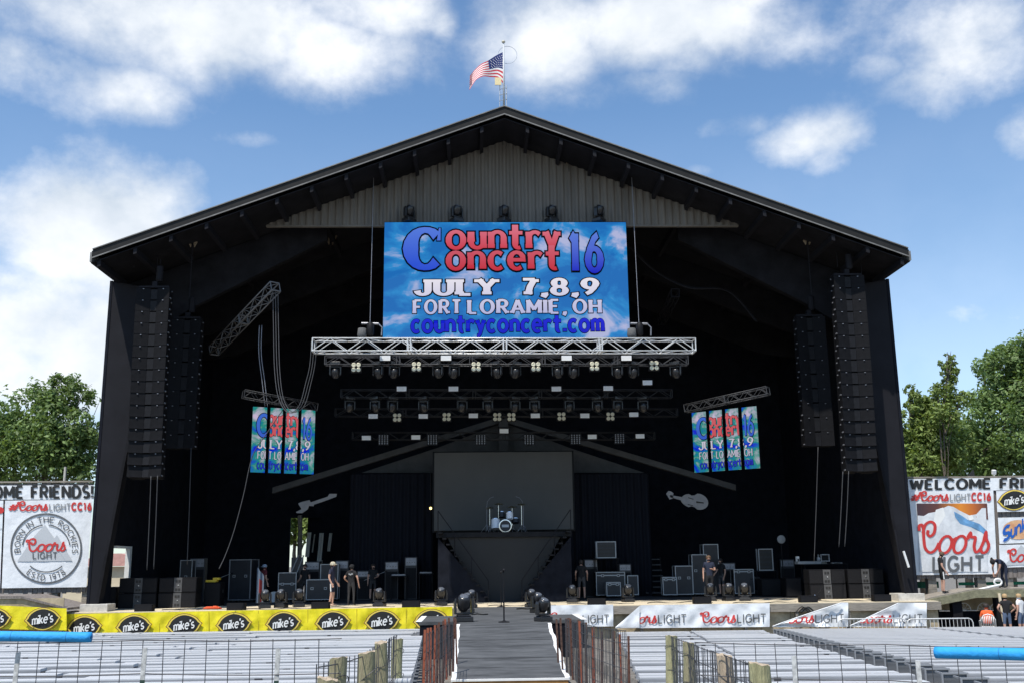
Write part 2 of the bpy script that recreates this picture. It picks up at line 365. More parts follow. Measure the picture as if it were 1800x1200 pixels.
# the flowing red script word, cap height 1, width 2.3
SCRIPT = [catmull([(.0, .74), (.0, .90), (.09, .93), (.14, .78), (.15, .5), (.2, .18), (.36, .03), (.54, .12), (.66, .34)]),
          catmull([(.12, .66), (.2, .93), (.38, 1.03), (.52, .93), (.50, .68), (.37, .56), (.28, .64), (.30, .76)]),
          [(x+.22*(y-.28), y) for x, y in arc(.88, .28, .20, .28, 100, 460, 18)], catmull([(1.03, .50), (1.14, .44), (1.26, .5)]),
          [(x+.22*(y-.28), y) for x, y in arc(1.36, .28, .20, .28, 100, 460, 18)], catmull([(1.51, .50), (1.60, .46), (1.68, .52)]),
          catmull([(1.62, .5), (1.72, .66), (1.75, .52), (1.88, .50), (1.84, .22), (1.90, .03), (2.04, .12), (2.18, .42)]),
          catmull([(2.16, .38), (2.24, .68), (2.25, .46), (2.33, .26), (2.27, .06), (2.14, .0), (2.06, .10), (2.10, .16)])]
def layout(s, gap=.26):
    x = 0; out = []
    for ch in s:
        w, st = G[ch]
        out += [[(px+x, py) for px, py in k] for k in st]; x += w+gap
    return out, x-gap
def ribbon(pts, hw, contrast=0, ext=0):
    """one stroke as a run of quads; vertical runs thicker than flat ones when contrast > 0"""
    n = len(pts); L = []; R_ = []
    closed = n > 3 and math.dist(pts[0], pts[-1]) < 1e-4
    P = [Vector(p) for p in pts]
    if ext and not closed:
        P[0] = P[0]-(P[1]-P[0]).normalized()*ext; P[-1] = P[-1]+(P[-1]-P[-2]).normalized()*ext
    for i in range(n):
        a = P[i]-P[i-1] if i else (P[0]-P[-2] if closed else P[1]-P[0])
        b = P[i+1]-P[i] if i < n-1 else (P[1]-P[0] if closed else P[-1]-P[-2])
        a = a.normalized(); b = b.normalized(); t = (a+b)
        t = t.normalized() if t.length > .2 else b
        w = hw*(1-contrast*abs(t.x)**1.5)+ext
        m = min(1.25, 1/max(.5, t.dot(b)))
        nn = Vector((-t.y, t.x))*w*m
        L.append(P[i]+nn); R_.append(P[i]-nn)
    return [[R_[i], R_[i+1], L[i+1], L[i]] for i in range(n-1)]
def strokes(s, hw, slab=0, gap=.26, script=False):
    st, w = (SCRIPT, 2.33) if script else layout(s, gap)
    st = [list(k) for k in st]
    if slab:
        ex = []
        for k in st:
            for a, b in ((k[0], k[1]), (k[-1], k[-2])):
                dx, dy = abs(a[0]-b[0]), abs(a[1]-b[1])
                if dy > dx*1.2 and min(abs(a[1]), abs(a[1]-1), abs(a[1]-.66)) < .02:
                    yy = a[1]+(hw*.55 if a[1] < .3 else -hw*.55)
                    ex.append([(a[0]-slab, yy), (a[0]+slab, yy)])
        st += [('s', e) for e in ex]
    return st, w
def clipx(poly, x0, x1):
    for (lim, sgn) in ((x0, 1), (x1, -1)):
        out = []
        for i in range(len(poly)):
            a, b = poly[i-1], poly[i]; ia, ib = (a[0]-lim)*sgn >= 0, (b[0]-lim)*sgn >= 0
            if ia != ib:
                t = (lim-a[0])/(b[0]-a[0]); out.append(Vector((lim, a[1]+(b[1]-a[1])*t)))
            if ib: out.append(b)
        poly = out
        if len(poly) < 3: return None
    return poly
def text(mb, F, s, u0, u1, v, h, hw, mi=0, slab=0, contrast=0, slant=0, outline=0, omi=None, d=.01, gap=.26, script=False, clip=None, warp=None, step=.0006):
    """letters fitted between u0 and u1 on baseline v, cap height h; F(u, v, d) puts a point on the surface"""
    st, w = strokes(s, hw, slab, gap, script); sx = (u1-u0)/w
    k = 0
    for (o, m, dd) in (((outline, omi, d), (0, mi, d+.035)) if omi is not None else ((0, mi, d),)):
        for q in st:
            if q[0] == 's': quads = ribbon(q[1], hw*.55, 0, o)
            else: quads = ribbon(q, hw, contrast, o)
            for poly in quads:
                pts = [Vector((u0+(p[0]+slant*p[1])*sx, v+p[1]*h)) for p in poly]
                if warp: pts = [Vector(warp(p)) for p in pts]
                if clip:
                    pts = clipx(pts, *clip)
                    if not pts: continue
                mb.add([F(p[0], p[1], dd+(k % 9)*step) for p in pts], [tuple(range(len(pts)))], m)
            k += 1
    return mb
def words(s, gap):
    st, tot = layout(s, gap); x = 0; out = []
    for k, w in enumerate(s.split(' ')):
        ww = layout(w, gap)[1]; out.append((w, x/tot, (x+ww)/tot)); x += ww+gap+G[' '][0]+gap
    return out
def blob(mb, F, pts, d, mi=0):
    mb.add([F(x, y, d) for x, y in pts], [tuple(range(len(pts)))], mi)

# ================================================================== SETTING
DECK = 1.4
def gz(Y):
    if Y < -8: return 2.0
    if Y > 39.5: return max(0.0, .294*(1-(Y-39.5)/.9))
    return min(2.0, 1.32-.036*(Y-11))
def gzc(x, Y):         # the entrance corridor lies a little lower than the terraces
    if -3.0 < x < 1.6 and 14 < Y < 41: return max(0, gz(Y)-.26)
    return gz(Y)
mb = MB()
ys = [-60, -8, 0, 6, 12, 13.9, 14.1, 18, 24, 30, 36, 39.5, 40.4, 50, 70, 110, 400, 1500]; xs = [-1200, -300, -80, -30, -8, -3.05, -2.95, 1.55, 1.65, 8, 30, 80, 300, 1200]; nx = len(xs)
mb.add([(x, y, gzc(x, y)) for y in ys for x in xs], [(j*nx+i, j*nx+i+1, (j+1)*nx+i+1, (j+1)*nx+i) for j in range(len(ys)-1) for i in range(nx-1)])
tag(mb.build('ground', M_dirt), kind='structure')

# ------------------------------------------------------------------ stage building
EHW, EZ, EY, PZ, WHW, WY, RY = 16.9, 15.69, 40.35, 22.05, 16.98, 42.8, 60.0
SL = (PZ-EZ)/EHW
def rz(x): return PZ-SL*abs(x)
bld = thing('stage_building', 'huge black gabled open-front stage building under the flag', 'stage building', (0, WY, 0), world=True)
DY0, DY1, DZ = 45.2, 47.35, at(205, 959, 46.3).z
for s in (-1, 1):
    # roof sheet with standing ribs
    mb = MB()
    def rp(t, y, d): return (s*(t*EHW+.0), y, rz(t*EHW)+d)
    mb.add([rp(0, EY, .02), rp(1, EY, .02), rp(1, RY+1, .02), rp(0, RY+1, .02), rp(0, EY, -.05), rp(1, EY, -.05), rp(1, RY+1, -.05), rp(0, RY+1, -.05)],
           [(0, 1, 2, 3), (4, 5, 6, 7), (0, 1, 5, 4), (3, 2, 6, 7), (1, 2, 6, 5)])
    for k in range(44):
        y = EY+.1+k*.46
        mb.add([rp(0, y, .022), rp(1, y, .022), rp(1, y+.05, .022), rp(0, y+.05, .022), rp(0, y, .06), rp(1, y, .06), rp(1, y+.05, .06), rp(0, y+.05, .06)],
               [(4, 5, 6, 7), (0, 1, 5, 4), (3, 2, 6, 7), (1, 2, 6, 5)])
    mb.build('roof', M_roof, bld)
    def sloped(name, m, z0, z1, y0, y1, x0=0, x1=EHW-.06):   # a board following the rake
        b = MB(); out = [(s*x0, rz(x0)+z0), (s*x1, rz(x1)+z0), (s*x1, rz(x1)+z1), (s*x0, rz(x0)+z1)]
        b.prism(out, y0, y1); return b.build(name, m, bld)
    sloped('fascia_board', M_roof, -.29, .03, EY-.06, EY-.004)
    sloped('drip_edge', M_trim, .035, .075, EY-.11, EY+.05)
    sloped('rake_trim', M_trim, -.335, -.285, EY-.10, EY-.062)
    # eave trim running back
    b = MB(); b.hull((s*(EHW-.055), EY-.1, EZ-.46), (s*(EHW+.02), RY, EZ-.06)); b.build('eave_trim', M_trim, bld)
    # soffit deck
    b = MB(); b.prism([(0, PZ-.50), (s*EHW, EZ-.50), (s*EHW, EZ-.46), (0, PZ-.46)], EY, RY-.1); b.build('soffit', M_blackpaint, bld)
    for k in range(12):
        x = .9+k*1.42
        b = MB(); x2 = x+.14
        b.prism([(s*x, rz(x)-.74), (s*x2, rz(x2)-.74), (s*x2, rz(x2)-.503), (s*x, rz(x)-.503)], EY+.03, 43.5); b.build('purlin', M_frame, bld)
        if k in (2, 5, 8, 11):
            b = MB(); b.prism([(s*x, rz(x)-.8), (s*x2, rz(x2)-.8), (s*x2, rz(x2)-.503), (s*x, rz(x)-.503)], 44.1, 59); b.build('purlin', M_frame, bld)
    # side wall and its corner
    b = MB(); xa_, xb_ = s*(WHW-.12), s*WHW
    if s > 0: b.hull((xa_, WY, 0), (xb_, RY, EZ-.55))
    else:
        b.hull((xa_, WY, 0), (xb_, DY0, EZ-.55)); b.hull((xa_, DY1, 0), (xb_, RY, EZ-.55)); b.hull((xa_, DY0, DZ), (xb_, DY1, EZ-.55)); b.hull((xa_, DY0, 0), (xb_, DY1, DECK))
    b.build('side_wall', M_drape, bld)
    b = MB()
    for k in range(22):
        x = s*(WHW+.03); y = WY+.4+k*.78
        if s < 0 and DY0-.1 < y < DY1+.1: continue
        b.hull((x-.03, y, 0), (x+.03, y+.07, EZ-.56))
    b.build('wall_battens', M_blackpaint, bld)
    # tapered portal frame of the front
    def px2(px, py): p = at(px, py, WY); return abs(p.x)
    zt = EZ-.56
    col = [(WHW-.13, DECK+.3), (WHW-.13, zt), (15.2, zt-.35), (15.2, 13.3), (16.62, DECK+.3)]
    b = MB(); b.prism([(s*x, z) for x, z in col], WY+.02, WY+.42); b.build('column', M_frame, bld)
    b = MB(); b.prism([(s*15.07, 13.4), (s*15.19, 13.25), (s*16.61, DECK+.3), (s*16.49, DECK+.3)], WY-.02, WY+.5); b.build('column_flange', M_blackpaint, bld)
    raft = [(WHW-.14, rz(WHW)-.51), (WHW-.14, 12.6), (15.3, 13.1), (13.6, 14.25), (7.9, 17.3), (7.9, rz(7.9)-.51)]
    b = MB(); b.prism([(s*x, z) for x, z in raft], 43.78, 44.12); b.build('rafter', M_blackpaint, bld)
    raft2 = [(WHW-.14, rz(WHW)-.51), (WHW-.14, 13.2), (8, 16.2), (0, 19.2), (0, PZ-.51)]
    for yy in (49.5, 55):
        b = MB(); b.prism([(s*x, z) for x, z in ([(WHW-.14, EZ-.51), (WHW-.14, 14.0), (14.5, 14.3), (7.5, 17.2), (0, 20.2), (0, PZ-.51)])], yy, yy+.3); b.build('rafter', M_blackpaint, bld)
    b = MB(); b.hull((s*16.0, WY-.35, DECK-.02), (s*17.1, WY+.6, DECK+.29)); b.build('footing', M_conc, bld, bevel=.02)
# corrugated gable siding
GYY = 42.72; zb = at(880, 396, GYY).z; xg = (PZ-.53-zb)/SL
mb = MB(); n = 260; pr = []
for i in range(n+1):
    x = -xg+2*xg*i/n; ph = i % 4; y = GYY+(-.07 if ph in (2, 3) else 0)
    pr.append((x, y))
mb.add([(x, y, zb) for x, y in pr]+[(x, y, max(zb+.02, rz(x)-.505)) for x, y in pr], [(i, i+1, n+1+i+1, n+1+i) for i in range(n)])
mb.add([(x, y+.1, zb) for x, y in pr]+[(x, y+.1, max(zb+.02, rz(x)-.505)) for x, y in pr], [(i, i+1, n+1+i+1, n+1+i) for i in range(n)])
mb.add([(-xg, GYY-.05, zb), (xg, GYY-.05, zb), (xg, GYY+.12, zb), (-xg, GYY+.12, zb), (-xg, GYY-.05, zb-.08), (xg, GYY-.05, zb-.08), (xg, GYY+.12, zb-.08), (-xg, GYY+.12, zb-.08)], [(0, 1, 2, 3), (4, 5, 6, 7), (0, 1, 5, 4), (3, 2, 6, 7)])
mb.build('gable_siding', M_siding, bld)
# rear wall in pieces round the two openings
oA = (at(509, 985, RY), at(566, 909, RY))
mb = MB(); top = EZ-.56
xsA = (oA[0].x, oA[1].x)
for x0, x1 in ((-WHW+.13, xsA[0]), (xsA[1], WHW-.13)): mb.hull((x0, RY-.2, 0), (x1, RY, top))
for (lo, hi) in (oA,):
    mb.hull((lo.x, RY-.2, hi.z), (hi.x, RY, top)); mb.hull((lo.x, RY-.2, 0), (hi.x, RY, DECK))
mb.prism([(-WHW, top), (WHW, top), (0, PZ-.51)], RY-.2, RY)
mb.build('rear_wall', M_drape, bld)
b = MB(); b.hull((-WHW+.002, DY1-.28, DECK), (-WHW+.20, DY1-.02, DZ)); b.hull((-WHW+.002, DY0, DZ-.1), (-WHW+.20, DY1-.285, DZ-.002)); b.build('door_frame', M_white, bld)

# ------------------------------------------------------------------ stage platform
LIP = 42.0
stg = thing('stage_platform', 'long wooden stage platform with pale plywood front edge and black floor', 'stage', (0, LIP, 0), world=True)
SX0, SX1 = -17.9, at(1650, 1058, LIP).x
mb = MB()
k = SX0
while k < SX1-.1:
    e = min(k+2.44, SX1); mb.hull((k+.006, LIP, DECK-.06), (e-.006, LIP+4.6, DECK)); k += 2.44
mb.build('plywood_deck', M_ply, stg)
b = MB(); b.hull((SX0+.9, LIP+4.602, DECK-.06), (SX1-.9, RY-.3, DECK+.012)); b.build('black_floor', M_mat, stg)
b = MB(); b.hull((SX0, LIP-.10, DECK-.34), (SX1, LIP-.002, DECK-.03)); b.build('rim_beam', M_oldwood, stg)
b = MB()
k = SX0
while k < SX1-.3:
    e = min(k+1.22, SX1); b.hull((k+.01, LIP+.12, .02), (e-.01, LIP+.15, DECK-.34)); k += 1.22
b.build('skirt', M_tan, stg)
k = SX0+.05
while k < SX1:
    b = MB(); b.hull((k, LIP-.06, 0), (k+.12, LIP+.10, DECK-.342)); b.build('support_post', M_oldwood, stg); k += 2.1
b = MB(); b.hull((SX1+.002, LIP-.1, DECK-.34), (SX1+.05, LIP+2, DECK-.03)); b.build('rim_beam', M_oldwood, stg)

# ------------------------------------------------------------------ rear of the stage
def boxat(mbx, px0, py0, px1, py1, Y, dy, mi=0):
    a = at(px0, py1, Y); c = at(px1, py0, Y); return mbx.hull((a.x, Y, a.z), (c.x, Y+dy, c.z), mi)
shed = thing('backstage_gable', 'grey boarded gable front with sloping beams behind the dark video wall', 'gable wall', (0, 53, DECK), world=True)
b = MB(); p = [at(636, 830, 53), at(1132, 830, 53), at(1000, 786, 53), at(885, 742, 53), at(770, 786, 53)]
b.prism([(q.x, q.z) for q in p], 53, 53.15); b.build('board_wall', M_shed, shed)
for (a, c) in (((480, 862), (887, 736)), ((1292, 857), (883, 736))):
    p, q = at(*a, 52.8), at(*c, 52.8); b = MB(); b.prism([(p.x, p.z-.14), (q.x, q.z-.14), (q.x, q.z+.16), (p.x, p.z+.16)], 52.6, 52.98); b.build('sloping_beam', M_shed, shed)
b = MB(); boxat(b, 877, 736, 893, 800, 52.4, .19); b.build('king_post', M_shed, shed)
b = MB(); boxat(b, 640, 832, 1130, 838, 52.9, .1); b.build('cross_beam', M_drape, shed)
for (a, c, lab) in ((612, 762, 'dark drape hanging left of the unlit video wall'), (1006, 1140, 'dark drape hanging right of the unlit video wall')):
    P0, P1 = at(a, 1046, 52), at(c, 832, 52)
    b = MB(); b.grid(lambda u, v: (P0.x+(P1.x-P0.x)*u, 52+.09*math.sin(u*70), DECK+.01+(P1.z-DECK)*v), 90, 1)
    tag(b.build('drape', mat('blue black drape', (.011, .0125, .018), .95, spec=.1), smooth=True), lab, 'drape')
vw = thing('video_wall', 'large unlit charcoal video wall behind the drum kit', 'video wall', (0, 50.8, at(884, 932, 50.8).z), world=True)
b = MB(); boxat(b, 763, 793, 1005, 932, 50.8, .2); b.build('panel_face', M_rear, vw)
b = MB(); boxat(b, 760, 791, 1008, 935, 51.0, .15); b.build('rear_frame', M_black, vw)
# drum riser with its two stairs
ZR = at(884, 936, 49.2).z
ri = thing('drum_riser', 'tall dark riser carrying the drum kit, tapering front panel', 'riser', (0, 49, DECK), world=True)
a = at(790, 940, 47.6).x; c = at(982, 940, 47.6).x
b = MB(); b.hull((a-.6, 47.6, ZR-.22), (c+.6, 50.6, ZR)); b.build('riser_deck', M_black, ri)
b = MB(); zz = DECK+.02; b.prism([(a-.1, ZR-.23), (c+.1, ZR-.23), (at(925, 1040, 47.7).x, zz), (at(845, 1040, 47.7).x, zz)], 47.75, 47.8); b.build('front_panel', M_vpan, ri)
for x in (a-.4, c+.3, (a+c)/2):
    b = MB(); b.hull((x, 50.2, DECK+.013), (x+.12, 50.4, ZR-.23)); b.build('leg', M_black, ri)
for s, nm in ((-1, 'left'), (1, 'right')):
    t = thing('stage_stair', 'black side-on stair climbing outward to the %s end of the drum riser' % nm, 'stair', ((a+c)/2+s*.7, 47, DECK), world=True)
    b = MB(); n = 12; x0, x1 = (a+c)/2+s*.75, (a+c)/2+s*3.0
    for k in range(n):
        xa, xb = x0+(x1-x0)*k/n, x0+(x1-x0)*(k+1)/n
        b.hull((xa, 46.7, DECK+(ZR-DECK)*(k+.75)/n), (xb, 47.7, DECK+(ZR-DECK)*(k+1)/n))
    b.build('treads', M_black, t)
    b = MB(); b.prism([(x0, DECK+.02), (x1, DECK+.02), (x1, ZR-.25), (x0, DECK+.25)], 46.8, 46.86); b.build('stringer', M_drape, t)
    b = MB()
    hx = [x0+(x1-x0)*k/3 for k in range(4)]
    for k, x in enumerate(hx): b.tube((x, 46.7, DECK+(ZR-DECK)*k/3), (x, 46.7, DECK+(ZR-DECK)*k/3+.95), .02, 6)
    b.tube((x0, 46.7, DECK+.95), (x1, 46.7, ZR+.95), .02, 6); b.build('handrail', M_frame, t)

# ------------------------------------------------------------------ painted cutouts
def outline_thing(name, label, cat, pts, Y, m, extra=None):
    W = [at(x, y, Y) for x, y in pts]; o = thing(name, label, cat, W[0], world=True)
    b = MB(); b.prism([(p.x, p.z) for p in W], Y, Y+.05); b.build('body', m, o)
    for nm, ep, mm in extra or []:
        W = [at(x, y, Y-.03) for x, y in ep]; b = MB(); b.prism([(p.x, p.z) for p in W], Y-.03, Y-.004); b.build(nm, mm, o)
    return o
outline_thing('guitar_cutout', 'grey electric guitar cutout hung on the dark wall at left', 'wall decoration',
  [(520, 899), (530, 894), (524, 884), (531, 881), (544, 878), (546, 882), (576, 872), (579, 867), (592, 867), (591, 872), (578, 877), (552, 886), (551, 889), (543, 888), (541, 894), (531, 901), (522, 901)], 51.5, M_cut)
def vio():
    P = []
    for t in range(28):
        a = 2*pi*t/28; x = math.cos(a); y = math.sin(a); P.append((1221+24*x-(0), 880+(14.5+2.2*x-5.5*math.exp(-((x+.12)/.22)**2))*y+ 3*x))
    return P
outline_thing('violin_cutout', 'pale grey violin cutout hung on the dark wall at right', 'wall decoration', vio(), 51.5, M_cut,
  [('neck', [(1200, 873), (1200, 879), (1178, 873), (1178, 869)], M_cut), ('scroll', [(1180, 863), (1184, 866), (1183, 875), (1177, 877), (1171, 867), (1175, 862)], M_cut),
   ('tailpiece', [(1224, 880), (1237, 882), (1237, 884), (1224, 883)], M_ink), ('sound_hole', [(1210, 873), (1219, 876), (1219, 877), (1210, 874.4)], M_ink), ('sound_hole', [(1209, 885), (1218, 887), (1218, 888.2), (1209, 886.4)], M_ink)])

# ================================================================== MAIN SCREEN
LY = 42.14
L0, L1 = at(673, 594, LY), at(1100, 391, LY); LW, LH = L1.x-L0.x, L1.z-L0.z
def FL(u, v, d): return (L0.x+u*LW, LY-d, L0.z+v*LH)
scr = thing('led_screen', 'big bright blue sky video screen announcing the concert, above the silver truss', 'video screen', (L0.x+LW/2, LY, L0.z), world=True)
b = MB(); b.hull((L0.x, LY, L0.z), (L1.x, LY+.08, L1.z))
SKYM = screenmat('screen sky picture', (.012, .16, .52), (.46, .50, .76), .42, .45, .64, .70, None, (.025, .27, .66))
b.build('picture', SKYM, scr)
b = MB(); b.hull((L0.x-.02, LY+.082, L0.z-.03), (L1.x+.02, LY+.3, L1.z+.05)); b.build('cabinet', M_black, scr)
h0 = L1.z-L0.z; zb_ = scr.location.z
SERIF_C = True
def zz_(v): return v*LH   # height above the screen's own base
M_out = mat('screen letter outline', (.006, .006, .012), .8, spec=.05)
def scrtext(s, u0, u1, v, h, hw, m, slab=.13, con=.45, out=.055, gap=.26):
    t = MB(); text(t, FL, s, u0, u1, v, h, hw, 0, slab, con, 0, out, 1, .004, gap); return t.build('lettering', [m, M_out], scr)
MB_ = screenmat('screen blue letter', (.004, .012, .55), (.16, .30, .80), 0, 0, 1, .72, (zz_(.55), zz_(1.05)))
MC_ = screenmat('screen blue initial', (.004, .05, .66), (.14, .28, .80), 0, 0, 1, .72, (zz_(.52), zz_(1.15)))
MR_ = screenmat('screen red letter', (.55, .012, .03), (.72, .20, .28), 0, 0, 1, .72, (zz_(.55), zz_(.98)))
MR2 = screenmat('screen upper red letter', (.60, .015, .035), (.74, .20, .28), 0, 0, 1, .72, (zz_(.72), zz_(.98)))
MW_ = screenmat('screen white letter', (.42, .44, .75), (.85, .82, .90), 0, 0, 1, .72, (zz_(.15), zz_(.5)))
MU_ = screenmat('screen deep blue letter', (.004, .008, .55), (.01, .02, .75), 0, 0, 1, .7, (0, zz_(.2)))
scrtext('C', .108, .212, .600, .33, .22, MC_, .0, .66, .045)
t_ = MB()
for e_, m_, d_ in ((.004, 1, .012), (0, 0, .05)):
    t_.add([FL(u, v, d_) for u, v in ((.216-e_, .835-e_*2), (.231+e_, .835-e_*2), (.231+e_, .945+e_*2), (.224-e_, .945+e_*2))], [(0, 1, 2, 3)], m_)
t_.build('lettering', [MC_, M_out], scr)
scrtext('ountry', .264, .712, .770, .215, .145, MR2, .16, .5, .07, .36)
scrtext('oncert', .264, .712, .588, .215, .145, MR_, .16, .5, .07, .36)
scrtext('16', .768, .890, .570, .325, .16, MB_, .17, .55, .05, .50)
for w_, a_, c_ in (('JULY', .137, .452), ('7,8,9', .568, .868)): scrtext(w_, a_, c_, .365, .13, .17, MW_, .22, .45, .07, .40)
for w_, a_, c_ in (('FORT', .126, .312), ('LORAMIE,', .348, .738), ('OH', .776, .880)): scrtext(w_, a_, c_, .205, .11, .15, MW_, .17, .45, .06, .40)
scrtext('countryconcert.com', .118, .890, .050, .140, .145, MU_, .16, .3, .04, .34)

# ------------------------------------------------------------------ hung led strips at the sides
def led_strips(side, px0, px1, topf, botf, Y0, Y1):
    """four strips; topf/botf give the picture height at each px"""
    xs_ = [px0+(px1-px0)*k/4 for k in range(5)]
    A = at(px0, botf(px0), Y0); Bq = at(px1, botf(px1), Y1); T = at(px0, topf(px0), Y0)
    e = Bq-A; e.z = 0; L = e.length; ex = e.normalized(); nrm = Vector((ex.y, -ex.x, 0)); H = T.z-A.z
    base = A.z
    def F(u, v, d): q = A+ex*(u*L)+nrm*d; return (q.x, q.y, base+v*H+(Bq.z-A.z)*u*.15)
    cols = [MATS['strip picture']]*4
    for k in range(4):
        w = .055; u0, u1 = k/4+(.0 if k == 0 else w/2), (k+1)/4-(0 if k == 3 else w/2)
        o = thing('led_banner', '%s of four hanging led strips at the %s of the stage' % (('leftmost', 'second from left', 'third from left', 'rightmost')[k], side), 'video screen', F((u0+u1)/2, 0, 0), group='hanging led strips', world=True)
        b = MB(); b.add([F(u0, 0, 0), F(u1, 0, 0), F(u1, 1, 0), F(u0, 1, 0)], [(0, 1, 2, 3)]); b.build('picture', cols[k], o)
        b = MB(); b.add([F(x, y, d) for d in (-.02, -.09) for x, y in ((u0, 0), (u1, 0), (u1, 1), (u0, 1))], [(0, 1, 2, 3), (4, 5, 6, 7), (0, 1, 5, 4), (1, 2, 6, 5), (2, 3, 7, 6), (3, 0, 4, 7)]); b.build('cabinet', M_black, o)
        for (s, a, c, v, h, hw, m, sl, mi2) in (('C', .09, .24, .56, .32, .13, 'strip blue', 0, 1), ('ountry', .26, .74, .74, .20, .16, 'strip red', .16, 1), ('oncert', .26, .74, .57, .20, .16, 'strip red', .16, 1),
             ('16', .80, .94, .54, .33, .11, 'strip blue', .1, 1), ('JULY 7,8,9', .10, .92, .37, .13, .11, 'strip white', .16, 1), ('FORT LORAMIE, OH', .10, .90, .21, .11, .10, 'strip white', .12, 1), ('countryconcert.com', .10, .90, .06, .12, .15, 'strip blue', .1, 1)):
            if c < u0 or a > u1: continue
            t = MB(); text(t, F, s, a, c, v, h, hw, 0, sl, .4, 0, .04, 1, .004, clip=(u0, u1))
            if t.f: t.build('lettering', [MATS[m], M_out], o)
screenmat('strip picture', (.0, .01, .62), (.58, .48, .66), 1.0, .38, .62, .70, None, (.01, .26, .20))
screenmat('strip blue', (.004, .01, .50), (.05, .16, .7), 0, 0, 1, .62, (0, 2)); screenmat('strip red', (.58, .015, .03), (.7, .12, .14), 0, 0, 1, .62, (0, 2)); screenmat('strip white', (.55, .53, .70), (.72, .7, .78), 0, 0, 1, .62, (0, 2))
led_strips('left', 440, 551, lambda x: 714+(x-440)*.135, lambda x: 829+(x-440)*.072, 42.5, 43.6)
led_strips('right', 1221, 1336, lambda x: 725-(x-1221)*.180, lambda x: 830-(x-1221)*.105, 44.0, 42.2)

# ================================================================== TRUSSES, RIGGING
def truss(label, p0, p1, w, h, bays, r, m, group=None, kind='truss'):
    p0, p1 = Vector(p0), Vector(p1); e = (p1-p0); L = e.length; ex = e.normalized()
    side = Vector((ex.y, -ex.x, 0)); side = side.normalized() if side.length > .01 else Vector((0, -1, 0)); up = ex.cross(side)*-1
    if up.z < 0: up = -up
    o = thing('lighting_truss', label, kind, p0, group=group, world=True)
    def Q(t, i, j): return p0+ex*(t*L)+side*((i-.5)*w)+up*((j-.5)*h)
    for i in (0, 1):
        for j in (0, 1):
            b = MB(); b.tube(Q(0, i, j), Q(1, i, j), r, 8); b.build('chord', m, o, smooth=True)
    for fc, (A, B_) in enumerate((((0, 0), (0, 1)), ((1, 0), (1, 1)), ((0, 1), (1, 1)), ((0, 0), (1, 0)))):
        b = MB()
        for k in range(bays):
            a, c = (A, B_) if k % 2 == 0 else (B_, A)
            b.tube(Q(k/bays, *a), Q((k+1)/bays, *c), r*.62, 6)
        b.build('lacing', m, o)
    nseg = max(1, round(bays/6))
    for k in range(nseg+1):
        b = MB(); t = min(1, max(0, k/nseg))
        for dd in ((-.004, .004) if 0 < k < nseg else (0,)):
            for (A, B_) in (((0, 0), (0, 1)), ((1, 0), (1, 1)), ((0, 1), (1, 1)), ((0, 0), (1, 0))): b.tube(Q(t+dd, *A), Q(t+dd, *B_), r*.95, 6)
        b.build('cross_frame', m, o)
    return o
truss('long silver box truss under the big video screen', at(551, 608, 41.2), at(1220, 608, 41.2), .62, .52, 22, .029, M_alu)
M_btr = mat('black powder coated truss', (.012, .012, .014), .6)
truss('black truss hung just below the silver truss', at(572, 634, 42.3), at(1208, 634, 42.3), .4, .36, 28, .022, mat('scuffed dark truss', (.06, .06, .065), .5, .2))
tr2 = truss('dim black truss, first one behind the silver truss', at(600, 692, 45.5), at(1180, 692, 45.5), .4, .36, 28, .022, M_btr)
tr3 = truss('dim black truss, second one behind the silver truss', at(590, 725, 48), at(1190, 725, 48), .4, .36, 28, .022, M_btr)
tr4 = truss('rearmost dim black truss over the unlit video wall', at(620, 766, 50.0), at(1150, 766, 50.0), .4, .36, 26, .022, M_btr)
truss('grey truss slanting up to the right inside the left of the roof', at(376, 616, 46.0), at(484, 504, 42.0), .42, .42, 12, .028, mat('shaded aluminium truss', (.16, .16, .165), .5, .3))  # darker copy of the aluminium, roof shade put into its colour
truss('short dark truss seen end on right of the video screen', at(1163, 565, 50.0), at(1187, 515, 44.5), .36, .36, 8, .022, M_frame)
truss('dark truss carrying the left hanging led strips', at(428, 692, 42.3), at(556, 716, 43.7), .38, .32, 10, .02, M_btr)
truss('dark truss carrying the right hanging led strips', at(1206, 718, 44.2), at(1350, 686, 42.0), .38, .32, 12, .024, mat('grey black truss', (.035, .035, .037), .6, .1))
# hoists on the silver truss, with chain up to the roof
def hoist(px, py, Y, label):
    p = at(px, py, Y); o = thing('chain_hoist', label, 'hoist', p, world=True)
    b = MB(); b.lathe([(.10, 0), (.15, .05), (.15, .5), (.10, .55)], (p.x+.02, p.y, p.z), 10); b.build('motor', M_black, o, smooth=True)
    b = MB(); b.lathe([(.16, 0), (.20, .15), (.17, .42), (.15, .43)], (p.x-.32, p.y, p.z-.12), 10); b.build('chain_bag', mat('grey canvas', (.10, .10, .10), .9, bump=(12, .6)), o, smooth=True)
    b = MB(); b.tube((p.x-.35, p.y, p.z+.52), (p.x+.35, p.y, p.z+.50), .05, 8); b.path([(p.x+.35, p.y, p.z+.5), (p.x+.5, p.y, p.z+.35), (p.x+.48, p.y, p.z)], .03); b.build('bracket', M_alud, o)
    b = MB(); b.tube((p.x, p.y, p.z+.55), (p.x, p.y+.4, rz(p.x)-.52), .013, 5); b.build('chain', M_alud, o)
hoist(650, 590, 41.3, 'chain hoist with grey chain bag left of the video screen'); hoist(1124, 590, 41.3, 'chain hoist with grey chain bag right of the video screen')
